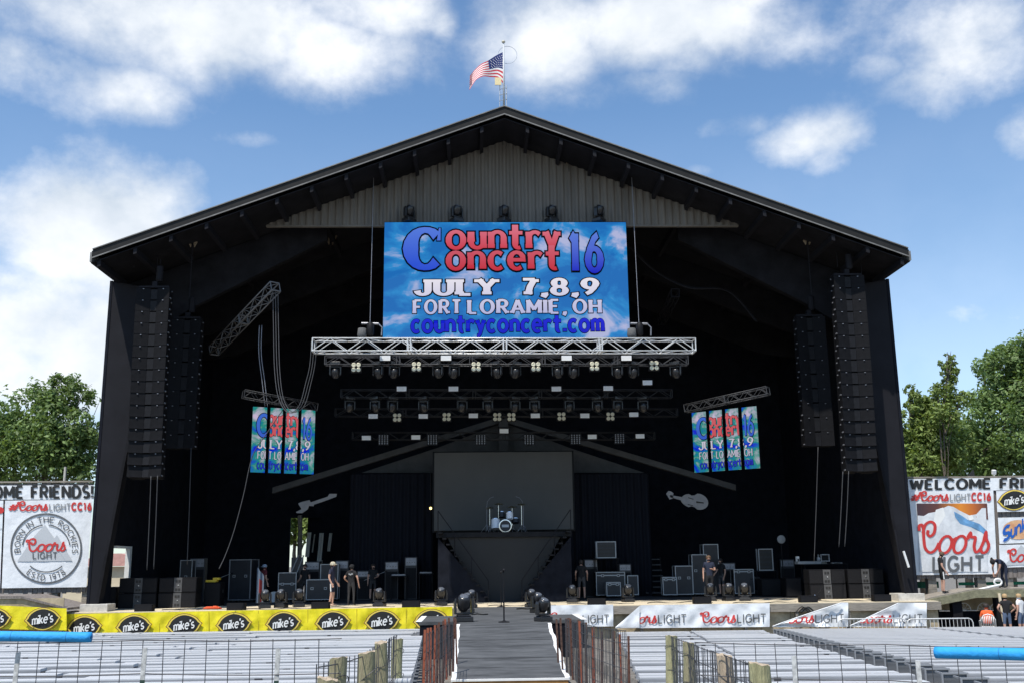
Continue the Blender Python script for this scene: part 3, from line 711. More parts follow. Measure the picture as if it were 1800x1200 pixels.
# roof clamps and drop chains under the eaves
def clamp(px, py, Y, ln, label):
    p = at(px, py, Y); o = thing('beam_clamp', label, 'rigging', p, group='tan padded rigging points under the roof', world=True)
    for s in (-1, 1):
        b = MB(); b.prism([(p.x+s*.08, p.z-.15), (p.x+s*.30, p.z+.30), (p.x+s*.18, p.z+.42), (p.x+s*.04, p.z+.1)], Y, Y+.12); b.build('pad', mat('dirty tan padding', (.20, .16, .11), .9, noise=(6, .4)), o)
    b = MB(); b.tube((p.x, Y+.05, p.z), (p.x, Y+.05, p.z-ln), .016, 5); b.build('chain', M_frame, o)
for (px, py, ln, lab) in ((278, 430, 1.0, 'above the left line array'), (338, 428, 2.4, 'second from the left eave'), (655, 305, .5, 'left of the gable siding, lower'), (769, 282, .5, 'left of the gable siding, higher'), (884, 240, .4, 'at the roof peak'), (1000, 283, .5, 'right of the gable siding, higher'),
      (1112, 310, .5, 'right of the gable siding, lower'), (1420, 424, 2.4, 'second from the right eave'), (1470, 430, 1.0, 'above the right line array'), (1513, 452, 1.6, 'nearest the right eave'), (236, 450, .5, 'nearest the left eave')):
    clamp(px, py, 41.9 if abs(px-885) > 400 else 42.6, ln, 'tan padded rigging point with chain under the roof, '+lab)
for (px, py, Y, lab) in ((474, 425, 47, 'left'), (581, 425, 47, 'right')): clamp(px, py, Y, .6, 'small tan padded rigging point deep under the roof, %s of a pair' % lab)
# loose cables
def cable(label, pts, r, m=M_rope, n=2, spread=.05, raw=False):
    b = MB()
    P = pts if raw else [at(*q) for q in pts]
    P = [Vector(q) for q in catmull([tuple(q) for q in P], 6)]
    for k in range(n): b.path([q+Vector((spread*(k-(n-1)/2), .03*k, .02*math.sin(k*2+i*.4))) for i, q in enumerate(P)], r, 6)
    return tag(b.build('hanging_cable', m, smooth=True), label, 'cable')
cable('thick bundle of cables looping from the slanted truss to the silver truss', [(484, 512, 42.0), (485, 580, 42), (487, 650, 41.9), (494, 700, 41.8), (510, 724, 41.7), (530, 712, 41.6), (542, 672, 41.5), (549, 640, 41.4), (552, 600, 41.3)], .017, mat('grey cable jacket', (.07, .07, .074), .6), 3, .10)
cable('long slack rope falling from the left led strip truss to the deck', [(497, 720, 42), (470, 760, 41.9), (444, 800, 41.8), (428, 870, 41.6), (412, 930, 41.4), (396, 975, 41.2), (385, 1000, 41)], .018, M_rope, 1)
cable('pair of thin cables dropping from the slanted truss to the left led strips', [(458, 572, 43), (457, 620, 43), (463, 670, 43), (468, 715, 43)], .018, M_alud, 2, .1)
cable('dark cable swagged under the roof right of the video screen', [(1106, 432, 46), (1150, 475, 46), (1210, 505, 46), (1280, 512, 46), (1330, 565, 46)], .05, M_frame, 2, .06)
cable('black cables looped under the right deck edge, left bunch', [(1404, 1076, 41.84), (1416, 1066, 41.83), (1432, 1079, 41.83), (1446, 1078, 41.83), (1462, 1066, 41.84)], .022, M_ink, 3, .12)
for (px, y0, y1, Y, lab) in ((271, 836, 1000, 41.2, 'two thin ropes below the left line array'), (1487, 828, 960, 41.2, 'two thin ropes below the right line array'), (336, 786, 990, 43, 'thin rope below the left inner speaker column'), (1438, 785, 985, 43, 'thin rope below the right inner speaker column')):
    cable(lab, [(px, y0, Y), (px-3, (y0+y1)/2, Y), (px-7, y1, Y)], .018, M_rope, 2 if 'two' in lab else 1, .25)

# ------------------------------------------------------------------ line arrays
def line_array(label, cx, topY, botY, Y, px_w, n, group='line arrays flown either side of the stage', curve=.35):
    pt, pb = at(cx, topY, Y), at(cx, botY, Y); H = pt.z-pb.z; W = px_w*Y*.98/FPX; h = H/n
    o = thing('line_array', label, 'loudspeaker', (pt.x, Y, pb.z), group=group)
    def cab():
        b = MB(); d = .6
        for s in (-1, 1):
            b.add([(s*.10*W, .10, 0), (s*.5*W, -.06, 0), (s*.47*W, d, 0), (s*.10*W, d, 0), (s*.10*W, .10, h*.99), (s*.5*W, -.06, h*.99), (s*.47*W, d, h*.99), (s*.10*W, d, h*.99)],
                  [(0, 1, 2, 3), (4, 5, 6, 7), (0, 1, 5, 4), (1, 2, 6, 5), (2, 3, 7, 6), (3, 0, 4, 7)], 0)
            b.box((s*.30*W, .005, h*.90), (.05, .05, .025), 2); b.box((s*.505*W, .1, h*.12), (.05, .12, .05), 2); b.box((s*.505*W, .3, h*.8), (.03, .06, .05), 2)
        b.box((0, .26, h*.47), (.19*W, .3, h*.9), 1)
        return b
    first = None
    for k in range(n):
        t = (k+.0)/n; z = k*h
        dy = curve*((1-t)**2.2)*.9 if curve else 0
        if first is None:
            c = cab().build('cabinet', [M_spk, M_black, M_alud], o); first = c
        else:
            c = first.copy(); COL.objects.link(c); c.parent = o
        c.location = (0, dy, z); c.rotation_euler = (math.radians(-7)*max(0, 1-t*3)**1.3 if curve else 0, 0, 0)
    b = MB(); b.hull((-.45*W, .05, H+.02), (.45*W, .5, H+.10)); b.hull((-.1, .1, H+.10), (.1, .3, H+.3)); b.build('bumper_frame', M_frame, o)
    b = MB(); b.lathe([(.1, H+.32), (.14, H+.4), (.14, H+.95), (.08, H+1.0)], (.15, .2, 0), 10); b.tube((.15, .2, H+1.0), (.15, .2, rz(pt.x)-pb.z-.9), .016, 5); b.build('chain_hoist', M_frame, o)
    return o
line_array('tall curved black line array of speakers nearest the left wall', 270, 506, 836, 41.2, 60, 16)
line_array('tall curved black line array of speakers nearest the right wall', 1491, 484, 826, 41.2, 58, 16)
line_array('shorter straight black speaker column inside the left line array', 328, 560, 787, 43.6, 54, 9, curve=0)
line_array('shorter straight black speaker column inside the right line array', 1424, 556, 783, 43.6, 54, 9, curve=0)

# ------------------------------------------------------------------ stage lights
def strobe(label, group):
    o = thing('strobe_light', label, 'stage light', group=group)
    b = MB(); b.hull((-.24, 0, -.13), (.24, .14, .13)); b.build('housing', M_black, o, bevel=.01)
    b = MB(); b.hull((-.215, -.02, -.105), (.215, -.003, .105)); b.build('panel', M_panel, o)
    b = MB(); b.path([(-.27, .07, 0), (-.27, .07, .2), (.27, .07, .2), (.27, .07, 0)], .018, 4); b.build('yoke', M_black, o)
    return o
def blinder(label, group):
    o = thing('blinder_light', label, 'stage light', group=group)
    b = MB(); b.hull((-.22, .02, -.22), (.22, .16, .22)); b.build('housing', M_black, o, bevel=.01)
    for i in (-1, 1):
        for j in (-1, 1):
            b = MB(); b.lathe([(.09, 0), (.095, .03), (.07, .035), (.02, .01)], (i*.1, .02, j*.1), 12, R=Matrix.Rotation(pi/2, 3, 'X')); b.build('lamp', M_lamp, o, smooth=True)
    return o
def matrix_light(label, group):
    o = thing('matrix_light', label, 'stage light', group=group)
    b = MB(); b.hull((-.26, .02, -.26), (.26, .14, .26)); b.build('housing', M_black, o)
    b = MB()
    for i in range(4):
        for j in range(5): b.lathe([(.032, 0), (.03, .03)], (-.19+i*.127, .02, -.19+j*.095), 8, R=Matrix.Rotation(pi/2, 3, 'X'))
    b.build('lamp_grid', M_alud, o)
    return o
def mover(label, group):
    o = thing('moving_head_light', label, 'stage light', group=group)
    b = MB(); b.hull((-.22, -.19, 0), (.22, .19, .13)); b.hull((-.17, -.15, .13), (.17, .15, .17)); b.build('base', M_head, o, bevel=.02)
    b = MB()
    for s in (-1, 1): b.prism([(s*.25, .19), (s*.25, .50), (s*.22, .58), (s*.19, .58), (s*.19, .19)], -.07, .07)
    b.hull((-.19, -.07, .18), (.19, .07, .23)); b.build('yoke', M_head, o, bevel=.012)
    R = Matrix.Rotation(math.radians(28), 3, 'X')
    b = MB(); b.lathe([(.06, -.19), (.12, -.17), (.165, -.08), (.175, .05), (.155, .17), (.13, .21)], (0, 0, .45), 14, R=R); hd = b.build('head', M_head, o, smooth=True)
    b = MB(); b.lathe([(.118, .212), (.118, .222), (.07, .235)], (0, 0, .45), 14, R=R); b.build('lens', M_lens, hd, smooth=True)
    return o
def place(fn, spots, labelf, group, rot=None):
    sp = [(at(x, y, Y), rot[i] if rot else 0) for i, (x, y, Y) in enumerate(spots)]
    return seq(fn, sp, [labelf(i) for i in range(len(spots))], group)
place(strobe, [(677, 629, 42.0), (784, 629, 42.0), (996, 629, 42.0), (1101, 629, 42.0), (706, 683, 45.2), (797, 683, 45.2), (978, 683, 45.2), (1069, 682, 45.2), (1138, 672, 45.2),
   (656, 731, 47.7), (744, 731, 47.7), (832, 730, 47.7), (941, 730, 47.7), (1028, 730, 47.7), (1114, 728, 47.7), (644, 769, 49.6), (731, 768, 49.6), (886, 757, 49.6), (1041, 767, 49.6), (1125, 766, 49.6)],
   lambda i: 'white rectangular strobe light, '+(['%s from left in the front row below the silver truss' % ORD[i] for i in range(4)]+['%s from left in the second row of the rig' % ORD[i] for i in range(5)]+['%s from left in the third row of the rig' % ORD[i] for i in range(6)]+['%s from left in the lowest row of the rig' % ORD[i] for i in range(5)])[i], 'white strobe lights in the rig')
place(blinder, [(626, 645, 42.0), (732, 644, 42.0), (837, 644, 42.0), (942, 644, 42.0), (1045, 643, 42.0), (1150, 642, 42.0), (698, 733, 47.7), (785, 732, 47.7), (874, 732, 47.7), (899, 732, 47.7), (987, 731, 47.7), (1073, 731, 47.7)],
   lambda i: 'four-lamp blinder light, %s from left in the %s row of the rig' % (ORD[i % 6], 'front' if i < 6 else 'third'), 'four-lamp blinders in the rig')
place(matrix_light, [(674, 772, 49.6), (760, 772, 49.6), (845, 772, 49.6), (930, 772, 49.6), (1012, 771, 49.6), (1089, 770, 49.6)], lambda i: 'square dotted matrix light, %s from left in the lowest row of the rig' % ORD[i], 'matrix lights in the lowest row')
MVX = [590, 665, 693, 770, 798, 873, 906, 980, 1008, 1085, 1113, 1187]
mv = mover('black moving head light hanging below the silver truss, first from left', 'moving heads hanging in the rig')
UPS = (pi, 0, 0)
mv.location = at(MVX[0], 636, 42.3); mv.rotation_euler = UPS
for i, x in enumerate(MVX[1:], 1): dup(mv, at(x, 636, 42.3), (pi, 0, .5*(-1)**i), 'black moving head light hanging below the silver truss, %s from left' % ORD[i], 'moving heads hanging in the rig')
for i, x in enumerate((615, 660, 690, 745, 812, 858, 905, 940, 1000, 1050, 1085, 1130)): dup(mv, at(x, 697, 45.5), (pi, 0, .4*(-1)**i), 'dim moving head light hanging in the second row, %s from left' % ORD[i], 'moving heads hanging in the rig')
for i, x in enumerate((719, 803, 886, 970, 1053)): dup(mv, at(x, 391, 42.3), (0, 0, .9 if i % 2 == 0 else .6), 'black moving head light standing on the video screen, %s from left' % ORD[i], 'moving heads on top of the screen', 1.15)
FL_ = [(465, 1068), (494, 1067), (525, 1066), (667, 1065), (775, 1063), (1007, 1058), (1104, 1057), (1250, 1055), (1281, 1055), (1310, 1055)]
for i, (x, y) in enumerate(FL_):
    q = atz(x, y, DECK+.002); q.y = max(q.y, LIP+.3); q.x = at(x, y, q.y).x; q.z = DECK+.001
    dup(mv, q, (0, 0, .3*(-1)**i), 'black moving head light standing on the plywood stage edge, %s from left' % ORD[i], 'moving heads along the stage edge', 1.08)

# ================================================================== THRUST AND RAMP
tn0, tn1 = atz(806, 1095, DECK), atz(966, 1095, DECK); TX0, TX1 = tn0.x, tn1.x; TY = (tn0.y+tn1.y)/2
wl0, wr0 = atz(736, 1092, DECK), atz(1031, 1090, DECK); WYN = wl0.y; WYF = atz(760, 1082, DECK).y
thr = thing('catwalk', 'black T-shaped catwalk running out from the stage to the ramp', 'catwalk', (0, TY, 0), world=True)
b = MB()
k = TY
while k < LIP-.15:
    e = min(k+1.22, LIP-.11); b.hull((TX0, k+.004, DECK-.10), (TX1, e-.004, DECK)); k += 1.22
b.build('deck', M_ramp, thr)
b = MB(); b.hull((TX0+.03, TY+.02, gz(TY)-.1), (TX1-.03, LIP-.2, DECK-.104)); b.build('skirt', M_drape, thr)
for (x0, x1, sg) in ((wl0.x, TX0-.004, -1), (TX1+.004, wr0.x, 1)):
    b = MB(); b.hull((x0, WYN, DECK-.10), (x1, WYF, DECK-.002)); b.build('wing_deck', M_ramp, thr)
    b = MB(); b.hull((x0+.03, WYN+.03, .1), (x1-.01, WYF-.03, DECK-.104)); b.build('wing_skirt', M_drape, thr)
    xe = x0 if sg < 0 else x1
    b = MB(); b.hull((xe-.09, WYN-.0, DECK+.0), (xe+.09, WYF, DECK+.008)); b.build('white_edge_tape', M_white, thr)
RYN = 21.9; r0, r1 = at(797, 1194, RYN), at(997, 1193, RYN); RZ = r0.z
rmp = thing('ramp', 'black ramp with white taped edges leading down from the catwalk', 'ramp', (0, RYN, RZ), world=True)
def RP(u, t, d=0):      # t=0 at the foot
    xl, xr = r0.x+(TX0-r0.x)*t, r1.x+(TX1-r1.x)*t
    return (xl+(xr-xl)*u, RYN+(TY-.02-RYN)*t, RZ+(DECK-RZ)*t+.10*math.sin(pi*t)*0+d)
b = MB(); b.grid(lambda u, v: RP(u, v), 8, 10); b.grid(lambda u, v: RP(u, v, -.10), 8, 10)
b.add([RP(0, 0), RP(1, 0), RP(1, 0, -.1), RP(0, 0, -.1)], [(0, 1, 2, 3)]); b.add([RP(0, 0), RP(0, 1), RP(0, 1, -.1), RP(0, 0, -.1)], [(0, 1, 2, 3)]); b.add([RP(1, 0), RP(1, 1), RP(1, 1, -.1), RP(1, 0, -.1)], [(0, 1, 2, 3)])
b.build('ramp_board', M_ramp, rmp)
for k, t in enumerate((.30, .63)):
    b = MB(); b.add([RP(.03, t, .004), RP(.97, t, .004), RP(.97, t+.004, .004), RP(.03, t+.004, .004)], [(0, 1, 2, 3)]); b.build('board_seam', M_ink, rmp)
for e in (0, 1):
    b = MB()
    def wob(t): return .006*math.sin(t*19+e*2)+.003*math.sin(t*47)
    for k in range(24):
        t0, t1 = k/24, (k+1)/24
        c = e*1.0; wd = .022*(1-.15*t0)
        b.add([RP(c-wd+wob(t0), t0, .006), RP(c+wd+wob(t0), t0, .006), RP(c+wd+wob(t1), t1, .006), RP(c-wd+wob(t1), t1, .006)], [(0, 1, 2, 3)])
    b.build('edge_tape', M_white, rmp)
b = MB(); b.hull((r0.x-.05, RYN-.06, RZ-.03), (r1.x+.05, RYN-.004, RZ+.012)); b.build('edge_tape', M_white, rmp)
b = MB(); b.hull((r0.x-.02, RYN-.04, RZ-.16), (r1.x+.02, RYN, RZ-.034)); b.build('front_beam', mat('orange stained wood', (.40, .20, .06), .8, noise=(4, .3)), rmp)
for i, (x, y, lab, rz_) in enumerate(((815, 1092, 'big glossy black moving head at the near left corner of the catwalk', .2), (822, 1076, 'glossy black moving head on the catwalk behind the near left one', -.2), (829, 1064, 'glossy black moving head at the root of the catwalk, left side', .1),
    (955, 1091, 'black moving head at the near right corner of the catwalk', .6), (945, 1076, 'black moving head halfway along the right edge of the catwalk', .5), (934, 1066, 'black moving head at the root of the catwalk, right side', .3))):
    q = atz(x, y, DECK+.001); q.y = min(q.y, LIP-.4); q.x = at(x, y, q.y).x; q.z = DECK+.001
    dup(mv, q, (0, 0, rz_), lab, 'moving heads along the catwalk', 1.18 if i == 0 else 1.0)
def mic_stand(label, p, h):
    o = thing('microphone_stand', label, 'microphone stand', p)
    b = MB(); b.lathe([(.17, 0), (.17, .02), (.06, .04), (.03, .06)], n=18); b.build('base', M_black, o, smooth=False)
    b = MB(); b.tube((0, 0, .05), (0, 0, h*.55), .022, 8); b.tube((0, 0, h*.55), (0, 0, h), .014, 8); b.build('pole', M_black, o)
    b = MB(); b.tube((0, 0, h), (0, -.14, h+.08), .022, 8, r1=.032); b.build('microphone', M_frame, o)
    return o
mic_stand('black microphone stand with round base at the front of the catwalk', atz(886, 1093, DECK+.001), 1.45)
mic_stand('thin black microphone stand at the root of the catwalk', atz(881, 1066, DECK+.001), 1.3)
for (x, y, lab) in ((842, 1080, 'left'), (920, 1070, 'right')):
    q = atz(x, y, DECK+.001); b = MB(); b.path([(q.x-.25, q.y, q.z+.02), (q.x-.05, q.y+.2, q.z+.03), (q.x+.15, q.y-.1, q.z+.02), (q.x+.3, q.y+.1, q.z+.02)], .022, 6)
    tag(b.build('cable', M_ink), 'short black cable lying on the catwalk at %s' % lab, 'cable')

# ================================================================== BANNERS
def halfplane(poly, L):
    (ax, ay), (bx, by) = L; out = []
    def sd_(p): return (bx-ax)*(p[1]-ay)-(by-ay)*(p[0]-ax)
    for i in range(len(poly)):
        a, c = poly[i-1], poly[i]; ia, ic = sd_(a) >= 0, sd_(c) >= 0
        if ia != ic: t = sd_(a)/(sd_(a)-sd_(c)); out.append(a+(c-a)*t)
        if ic: out.append(c)
    return out if len(out) > 2 else None
def lemon(cx, cy, rx, ry, tilt=.12, n=28):
    P = []
    for k in range(n):
        a = 2*pi*k/n; x = math.copysign(abs(math.cos(a))**1.15, math.cos(a)); y = math.sin(a)*(abs(math.sin(a))**.12)
        if abs(math.sin(a)) < .02: x *= 1.10
        X, Y = x*rx, y*ry; P.append((cx+X*math.cos(tilt)-Y*math.sin(tilt), cy+X*math.sin(tilt)+Y*math.cos(tilt)))
    return P
def lemon_logo(F, cx, cy, rx, ry, parent, sgn=1, d=.04, clip=None, s='mike\'s'):
    """lemon emblem: brown rim, yellow ring, black centre with the white name rising to the right"""
    b = MB()
    for k, (sc, m) in enumerate(((1.17, 0), (1.11, 1), (.99, 2))):
        P = [Vector(p) for p in lemon(cx, cy, rx*sc, ry*sc, sgn*.10)]
        if clip: P = halfplane(P, clip)
        if P: blob(b, F, P, d+.008*k, m)
    st = .16*sgn
    def warp(p): return (p[0], p[1]+(p[0]-cx)*st)
    text(b, F, s, cx-rx*.70, cx+rx*.68, cy-sgn*ry*.42, sgn*ry*.86, .105, 3, .13, .25, .08, .05, 4, d+.03, .2, warp=warp, clip=None)
    return b.build('emblem', [M_brown, M_cream, M_ink, M_white, M_ink], parent)
# long yellow banner on the left half of the stage front
BY = LIP-.16
def wr(x, y): return .018*math.sin(x*.23+math.sin(y*.15))+.012*math.sin(x*.061+1)+.010*math.sin((x+y*1.7)*.11)
def pxF(Y, amp=1.0):
    return lambda u, v, d: tuple(at(u, v, Y-d-amp*wr(u, v)))
def cloth(name, mats, parent, Y, x0, x1, topf, botf, nu, nv, amp=1.0, extra=None):
    F = pxF(Y, amp); b = MB()
    def fn(u, v):
        x = x0+(x1-x0)*u; y = botf(x)+(topf(x)-botf(x))*v
        e = extra(u, v) if extra else 0
        return F(x, y, e)
    b.grid(fn, nu, nv)
    return b.build(name, mats, parent, smooth=True)
yb = thing('banner', 'long yellow vinyl banner with a row of black lemon emblems on the stage front', 'banner', at(450, 1108, BY), world=True)
ytop = lambda x: 1078.5-(x-112)*.0215+1.2*math.sin((x-60)/86.5*2*pi)**2*0 if x < 500 else 1070.2-(x-500)*.0165
cloth('fabric', M_yellow, yb, BY, 112, 795, ytop, lambda x: ytop(x)+40.5, 260, 8, .8, extra=lambda u, v: .012*math.sin(u*330+v*2)+.008*math.sin(u*97-v*5))
FB = pxF(BY, .8)
for cx in (148, 235, 323.5, 411, 498, 585, 671.5, 758): lemon_logo(pxF(BY, 0), cx, ytop(cx)+23.5, 25.5, 17.5, yb, -1, .085)
b = MB()
for sx in (190, 280, 367, 454, 541, 627, 714): b.add([FB(sx+dx, y, .012) for y in (ytop(sx)+1, ytop(sx)+39) for dx in (-.5, .6)], [(0, 1, 3, 2)])
b.build('seam', mat('yellow seam', (.55, .44, .01), .6), yb)
yb2 = thing('banner', 'shorter yellow lemon banner hung on the left access ramp', 'banner', at(50, 1104, 41.2), world=True)
cloth('fabric', M_yellow, yb2, 41.2, -60, 117, lambda x: 1065+(x-40)*.045, lambda x: 1105.5+(x-40)*.02, 40, 6, .8)
for cx in (-12, 75): lemon_logo(pxF(41.2, 0), cx, 1087, 26, 17.5, yb2, -1, .085)

def beer_line(F, parent, x0, x1, base, cap, frac=.53, slope=-.012, clips=None, star=False, grey=M_grey, nm='lettering', red=M_red):
    """red script word followed by grey capitals"""
    w = x1-x0
    def cl(mbx, *a, **k):
        pass
    def warp(p): return (p[0], p[1]+(p[0]-x0)*slope)
    for (s, a, c, m, hw, scr_, hh) in (('', x0, x0+w*frac, red, .062, True, 1.22), ('LIGHT', x0+w*(frac+.035), x1, grey, .075, False, .92)):
        b = MB(); text(b, F, s, a, c, base, -cap*hh, hw, 0, 0, 0 if not scr_ else .25, .0, 0, None, .035, .3, script=scr_, warp=warp)
        if clips:
            # cut letters that fall outside the hanging part of the cloth
            pass
        b.build(nm, m, parent)
def beer_clip(F, parent, x0, x1, base, cap, lines, frac=.53, slope=-.012):
    w = x1-x0
    for (s, a, c, m, hw, scr_, hh) in (('', x0, x0+w*frac, M_red, .062, True, 1.22), ('LIGHT', x0+w*(frac+.035), x1, M_grey, .075, False, .92)):
        st, wd = strokes(s, hw, 0, .3, scr_); sx = (c-a)/wd; b = MB(); k = 0
        for q in st:
            for poly in ribbon(q, hw, .25 if scr_ else 0):
                P = [Vector((a+p[0]*sx, base-p[1]*cap*hh)) for p in poly]; P = [Vector((p[0], p[1]+(p[0]-x0)*slope)) for p in P]
                for L in lines:
                    if P: P = halfplane(P, L)
                if P: b.add([F(p[0], p[1], .035+.0006*(k % 9)) for p in P], [tuple(range(len(P)))])
            k += 1
        if b.f: b.build('lettering', m, parent)
FW = pxF(BY, 1.3)
# 1: partly behind the catwalk
w1 = thing('banner', 'white beer banner beside the catwalk, its left half hidden', 'banner', at(1020, 1100, BY), world=True)
cloth('fabric', M_vinyl, w1, BY, 958, 1078, lambda x: 1063-(x-958)*.012, lambda x: 1101-(x-958)*.008, 40, 8, 1.3); beer_line(FW, w1, 966, 1070, 1095, 15)
w2 = thing('banner', 'long white beer banner with two logos, its left corner folded over', 'banner', at(1220, 1100, BY), world=True)
def fold(x0, x1, y0, y1): return lambda x: y0+(y1-y0)*min(1, max(0, (x-x0)/(x1-x0)))
t2 = lambda x: 1102-38.5*min(1, max(0, (x-1082)/44))-(x-1082)*.016
cloth('fabric', M_vinyl, w2, BY, 1082, 1353, t2, lambda x: 1103.5-(x-1082)*.010, 110, 10, 1.3)
beer_clip(FW, w2, 1094, 1206, 1095, 15.5, [((1122, 1000), (1121, 1200))][::-1] if False else [((1121, 1200), (1122, 1000))]); beer_line(FW, w2, 1232, 1346, 1094, 15.5)
b = MB(); b.grid(lambda u, v: FW(1082+42*u+.01, (1101-37*u)+(2+36*u)*(1-v)*1.0, .05+.10*v*(1-v)+.02), 10, 6); b.build('folded_corner', M_vinyl, w2, smooth=True)
for (X0, X1, Yb, lab, xc) in ((1358, 1491, 1101.5, 'white beer banner sagging from its right corner, hanging over cables', 1380), (1494, 1629, 1100.5, 'white beer banner sagging from its right corner, rightmost on the stage front', 1516)):
    o = thing('banner', lab, 'banner', at((X0+X1)/2, 1100, BY), world=True)
    if X0 < 1400: tp = lambda x, X0=X0, X1=X1, Yb=Yb: min(Yb-.2, Yb-2-41.5*min(1, ((x-X0)/(X1-X0-12)))**.95)
    else: tp = lambda x, X0=X0, X1=X1, Yb=Yb: min(Yb-.2, Yb-2-39.8*min(1, ((x-X0)/(X1-X0-50)))**1.0)
    cloth('fabric', M_vinyl, o, BY-.15, X0, X1, tp, lambda x, Yb=Yb: Yb-(x-X0)*.006, 70, 10, 1.6, extra=lambda u, v: .06*math.sin((u*2.2+v*1.5)*5)+.05*math.sin(v*9+u*14))
    xe = X1-12 if X0 < 1400 else X1-50
    Fo = pxF(BY-.26, 1.3)
    beer_clip(Fo, o, X0+12, X1-8, 1094.5, 15.5, [((X0, Yb+1), (xe, tp(xe)+1.5))])
    b = MB(); b.path([Fo(X0+(xe-X0)*k/14, tp(X0+(xe-X0)*k/14)+.6, .02) for k in range(15)], .022, 6); b.build('rolled_edge', M_vinyl, o, smooth=True)

# ================================================================== SIGN WALLS
def plank_wall(label, px0, px1, ty, by, Y, legs):
    o = thing('sign_wall', label, 'wall', at((px0+px1)/2, by, Y), world=True)
    a, c = at(px0, by, Y), at(px1, ty, Y); b = MB(); x = a.x; k = 0
    while x < c.x: b.hull((x+.008, Y+.012*(k % 2), a.z+.03*math.sin(k*2.3)), (min(c.x, x+.19), Y+.05, c.z+.02*math.sin(k*1.7))); x += .2; k += 1
    b.build('planks', M_wood, o)
    b = MB(); b.hull((a.x, Y-.04, c.z+.03), (c.x, Y+.12, c.z+.10)); b.build('top_rail', M_oldwood, o)
    for px in legs:
        p = at(px, by, Y); b = MB(); b.hull((p.x-.18, Y+.08, 0), (p.x+.18, Y+.4, p.z+.4)); b.build('post', M_oldwood, o)
    return o
SYL, SYR = 44.6, 44.2
plank_wall('grey plank sign wall left of the stage covered with banners', -260, 164, 848, 1046, SYL, (-180, -60, 62, 92, 150)); plank_wall('grey plank sign wall right of the stage covered with banners', 1596, 2050, 837, 1017, SYR, (1640, 1727, 1775, 1850, 1960))
def panel(name, label, pts, Y, m=M_vinyl, amp=.22):
    o = thing(name, label, 'banner', at(sum(p[0] for p in pts)/4, max(p[1] for p in pts), Y), world=True); F = pxF(Y, amp)
    (a, c, d, e) = pts                    # tl, tr, br, bl
    b = MB(); b.grid(lambda u, v: F((e[0]*(1-u)+d[0]*u)*(1-v)+(a[0]*(1-u)+c[0]*u)*v, (e[1]*(1-u)+d[1]*u)*(1-v)+(a[1]*(1-u)+c[1]*u)*v, 0), 60, 40)
    b.build('fabric', m, o, smooth=True); return o, F
def ptext(o, F, s, x0, x1, base, cap, hw, m, slope=-.012, slab=0, con=0, gap=.26, slant=0, script=False, d=.03, xref=None):
    for w, f0, f1 in (words(s, gap) if not script else [('', 0, 1)]):
        b = MB(); text(b, F, w, x0+(x1-x0)*f0, x0+(x1-x0)*f1, base, -cap, hw, 0, slab, con, slant, 0, None, d, gap, script=script, warp=lambda p: (p[0], p[1]+(p[0]-x0)*slope)); b.build('lettering', m, o)
YL, YR = SYL-.06, SYR-.06
o, F = panel('heading_banner', 'white welcome heading banner on the left sign wall', ((-180, 853), (165, 852), (165, 877), (-180, 878)), YL)
ptext(o, F, 'WELCOME FRIENDS!', -84, 163, 876-1.2, 20, .15, M_ink, -.006, .0, .30, .34)
o, F = panel('heading_banner', 'white welcome heading banner on the right sign wall', ((1596, 841), (2000, 836), (2000, 858), (1596, 863)), YR)
ptext(o, F, 'WELCOME FRIENDS!', 1601, 1880, 859, 16.5, .15, M_ink, -.011, .0, .30, .34)
# left round emblem poster
o, F = panel('poster_banner', 'white banner with round mountain emblem, left of the stage', ((9, 879), (163, 877), (152, 1031), (3, 1033)), YL-.03)
def hashline(o, F, x0, x1, base, cap, slope=-.015):
    w = x1-x0
    ptext(o, F, '#', x0, x0+w*.11, base, cap*.85, .09, M_red, slope, slant=.1)
    ptext(o, F, '', x0+w*.12, x0+w*.47, base+slope*w*.12, cap*1.12, .075, M_red, slope, script=True)
    ptext(o, F, 'LIGHT', x0+w*.50, x0+w*.75, base+slope*w*.5, cap*.78, .10, M_mid, slope, gap=.3)
    ptext(o, F, 'CC16', x0+w*.77, x1, base+slope*w*.77, cap*.86, .15, M_red, slope, gap=.42)
hashline(o, F, 14, 160, 897, 14, -.012)
CX, CY = 81, 963
def ring(r0_, r1_, a0, a1, m, nm='ring', n=48, d=.03):
    b = MB()
    for k in range(n):
        p = [math.radians(a0+(a1-a0)*(k+i)/n) for i in (0, 1)]
        b.add([F(CX+r*math.cos(t), CY-r*.985*math.sin(t), d) for r, t in ((r0_, p[0]), (r1_, p[0]), (r1_, p[1]), (r0_, p[1]))], [(0, 1, 2, 3)])
    b.build(nm, m, o)
ring(60, 63, 0, 360, M_grey, n=72); ring(41, 43, 8, 84, M_grey); ring(41, 43, 98, 172, M_grey); ring(41, 43, 228, 312, M_grey)
b = MB(); blob(b, F, [(30, 986), (60, 942), (79, 921), (95, 945), (112, 967), (127, 985)], .024); blob(b, F, [(92, 950), (100, 939), (112, 960), (127, 984.8), (115, 984.8)], .028); b.build('mountain', M_pale, o)
ptext(o, F, '', 47, 114, 969, 22, .062, M_red, -.03, script=True, d=.045)
ptext(o, F, 'LIGHT', 58, 100, 981, 10.5, .085, M_grey, -.012, gap=.34, d=.045)
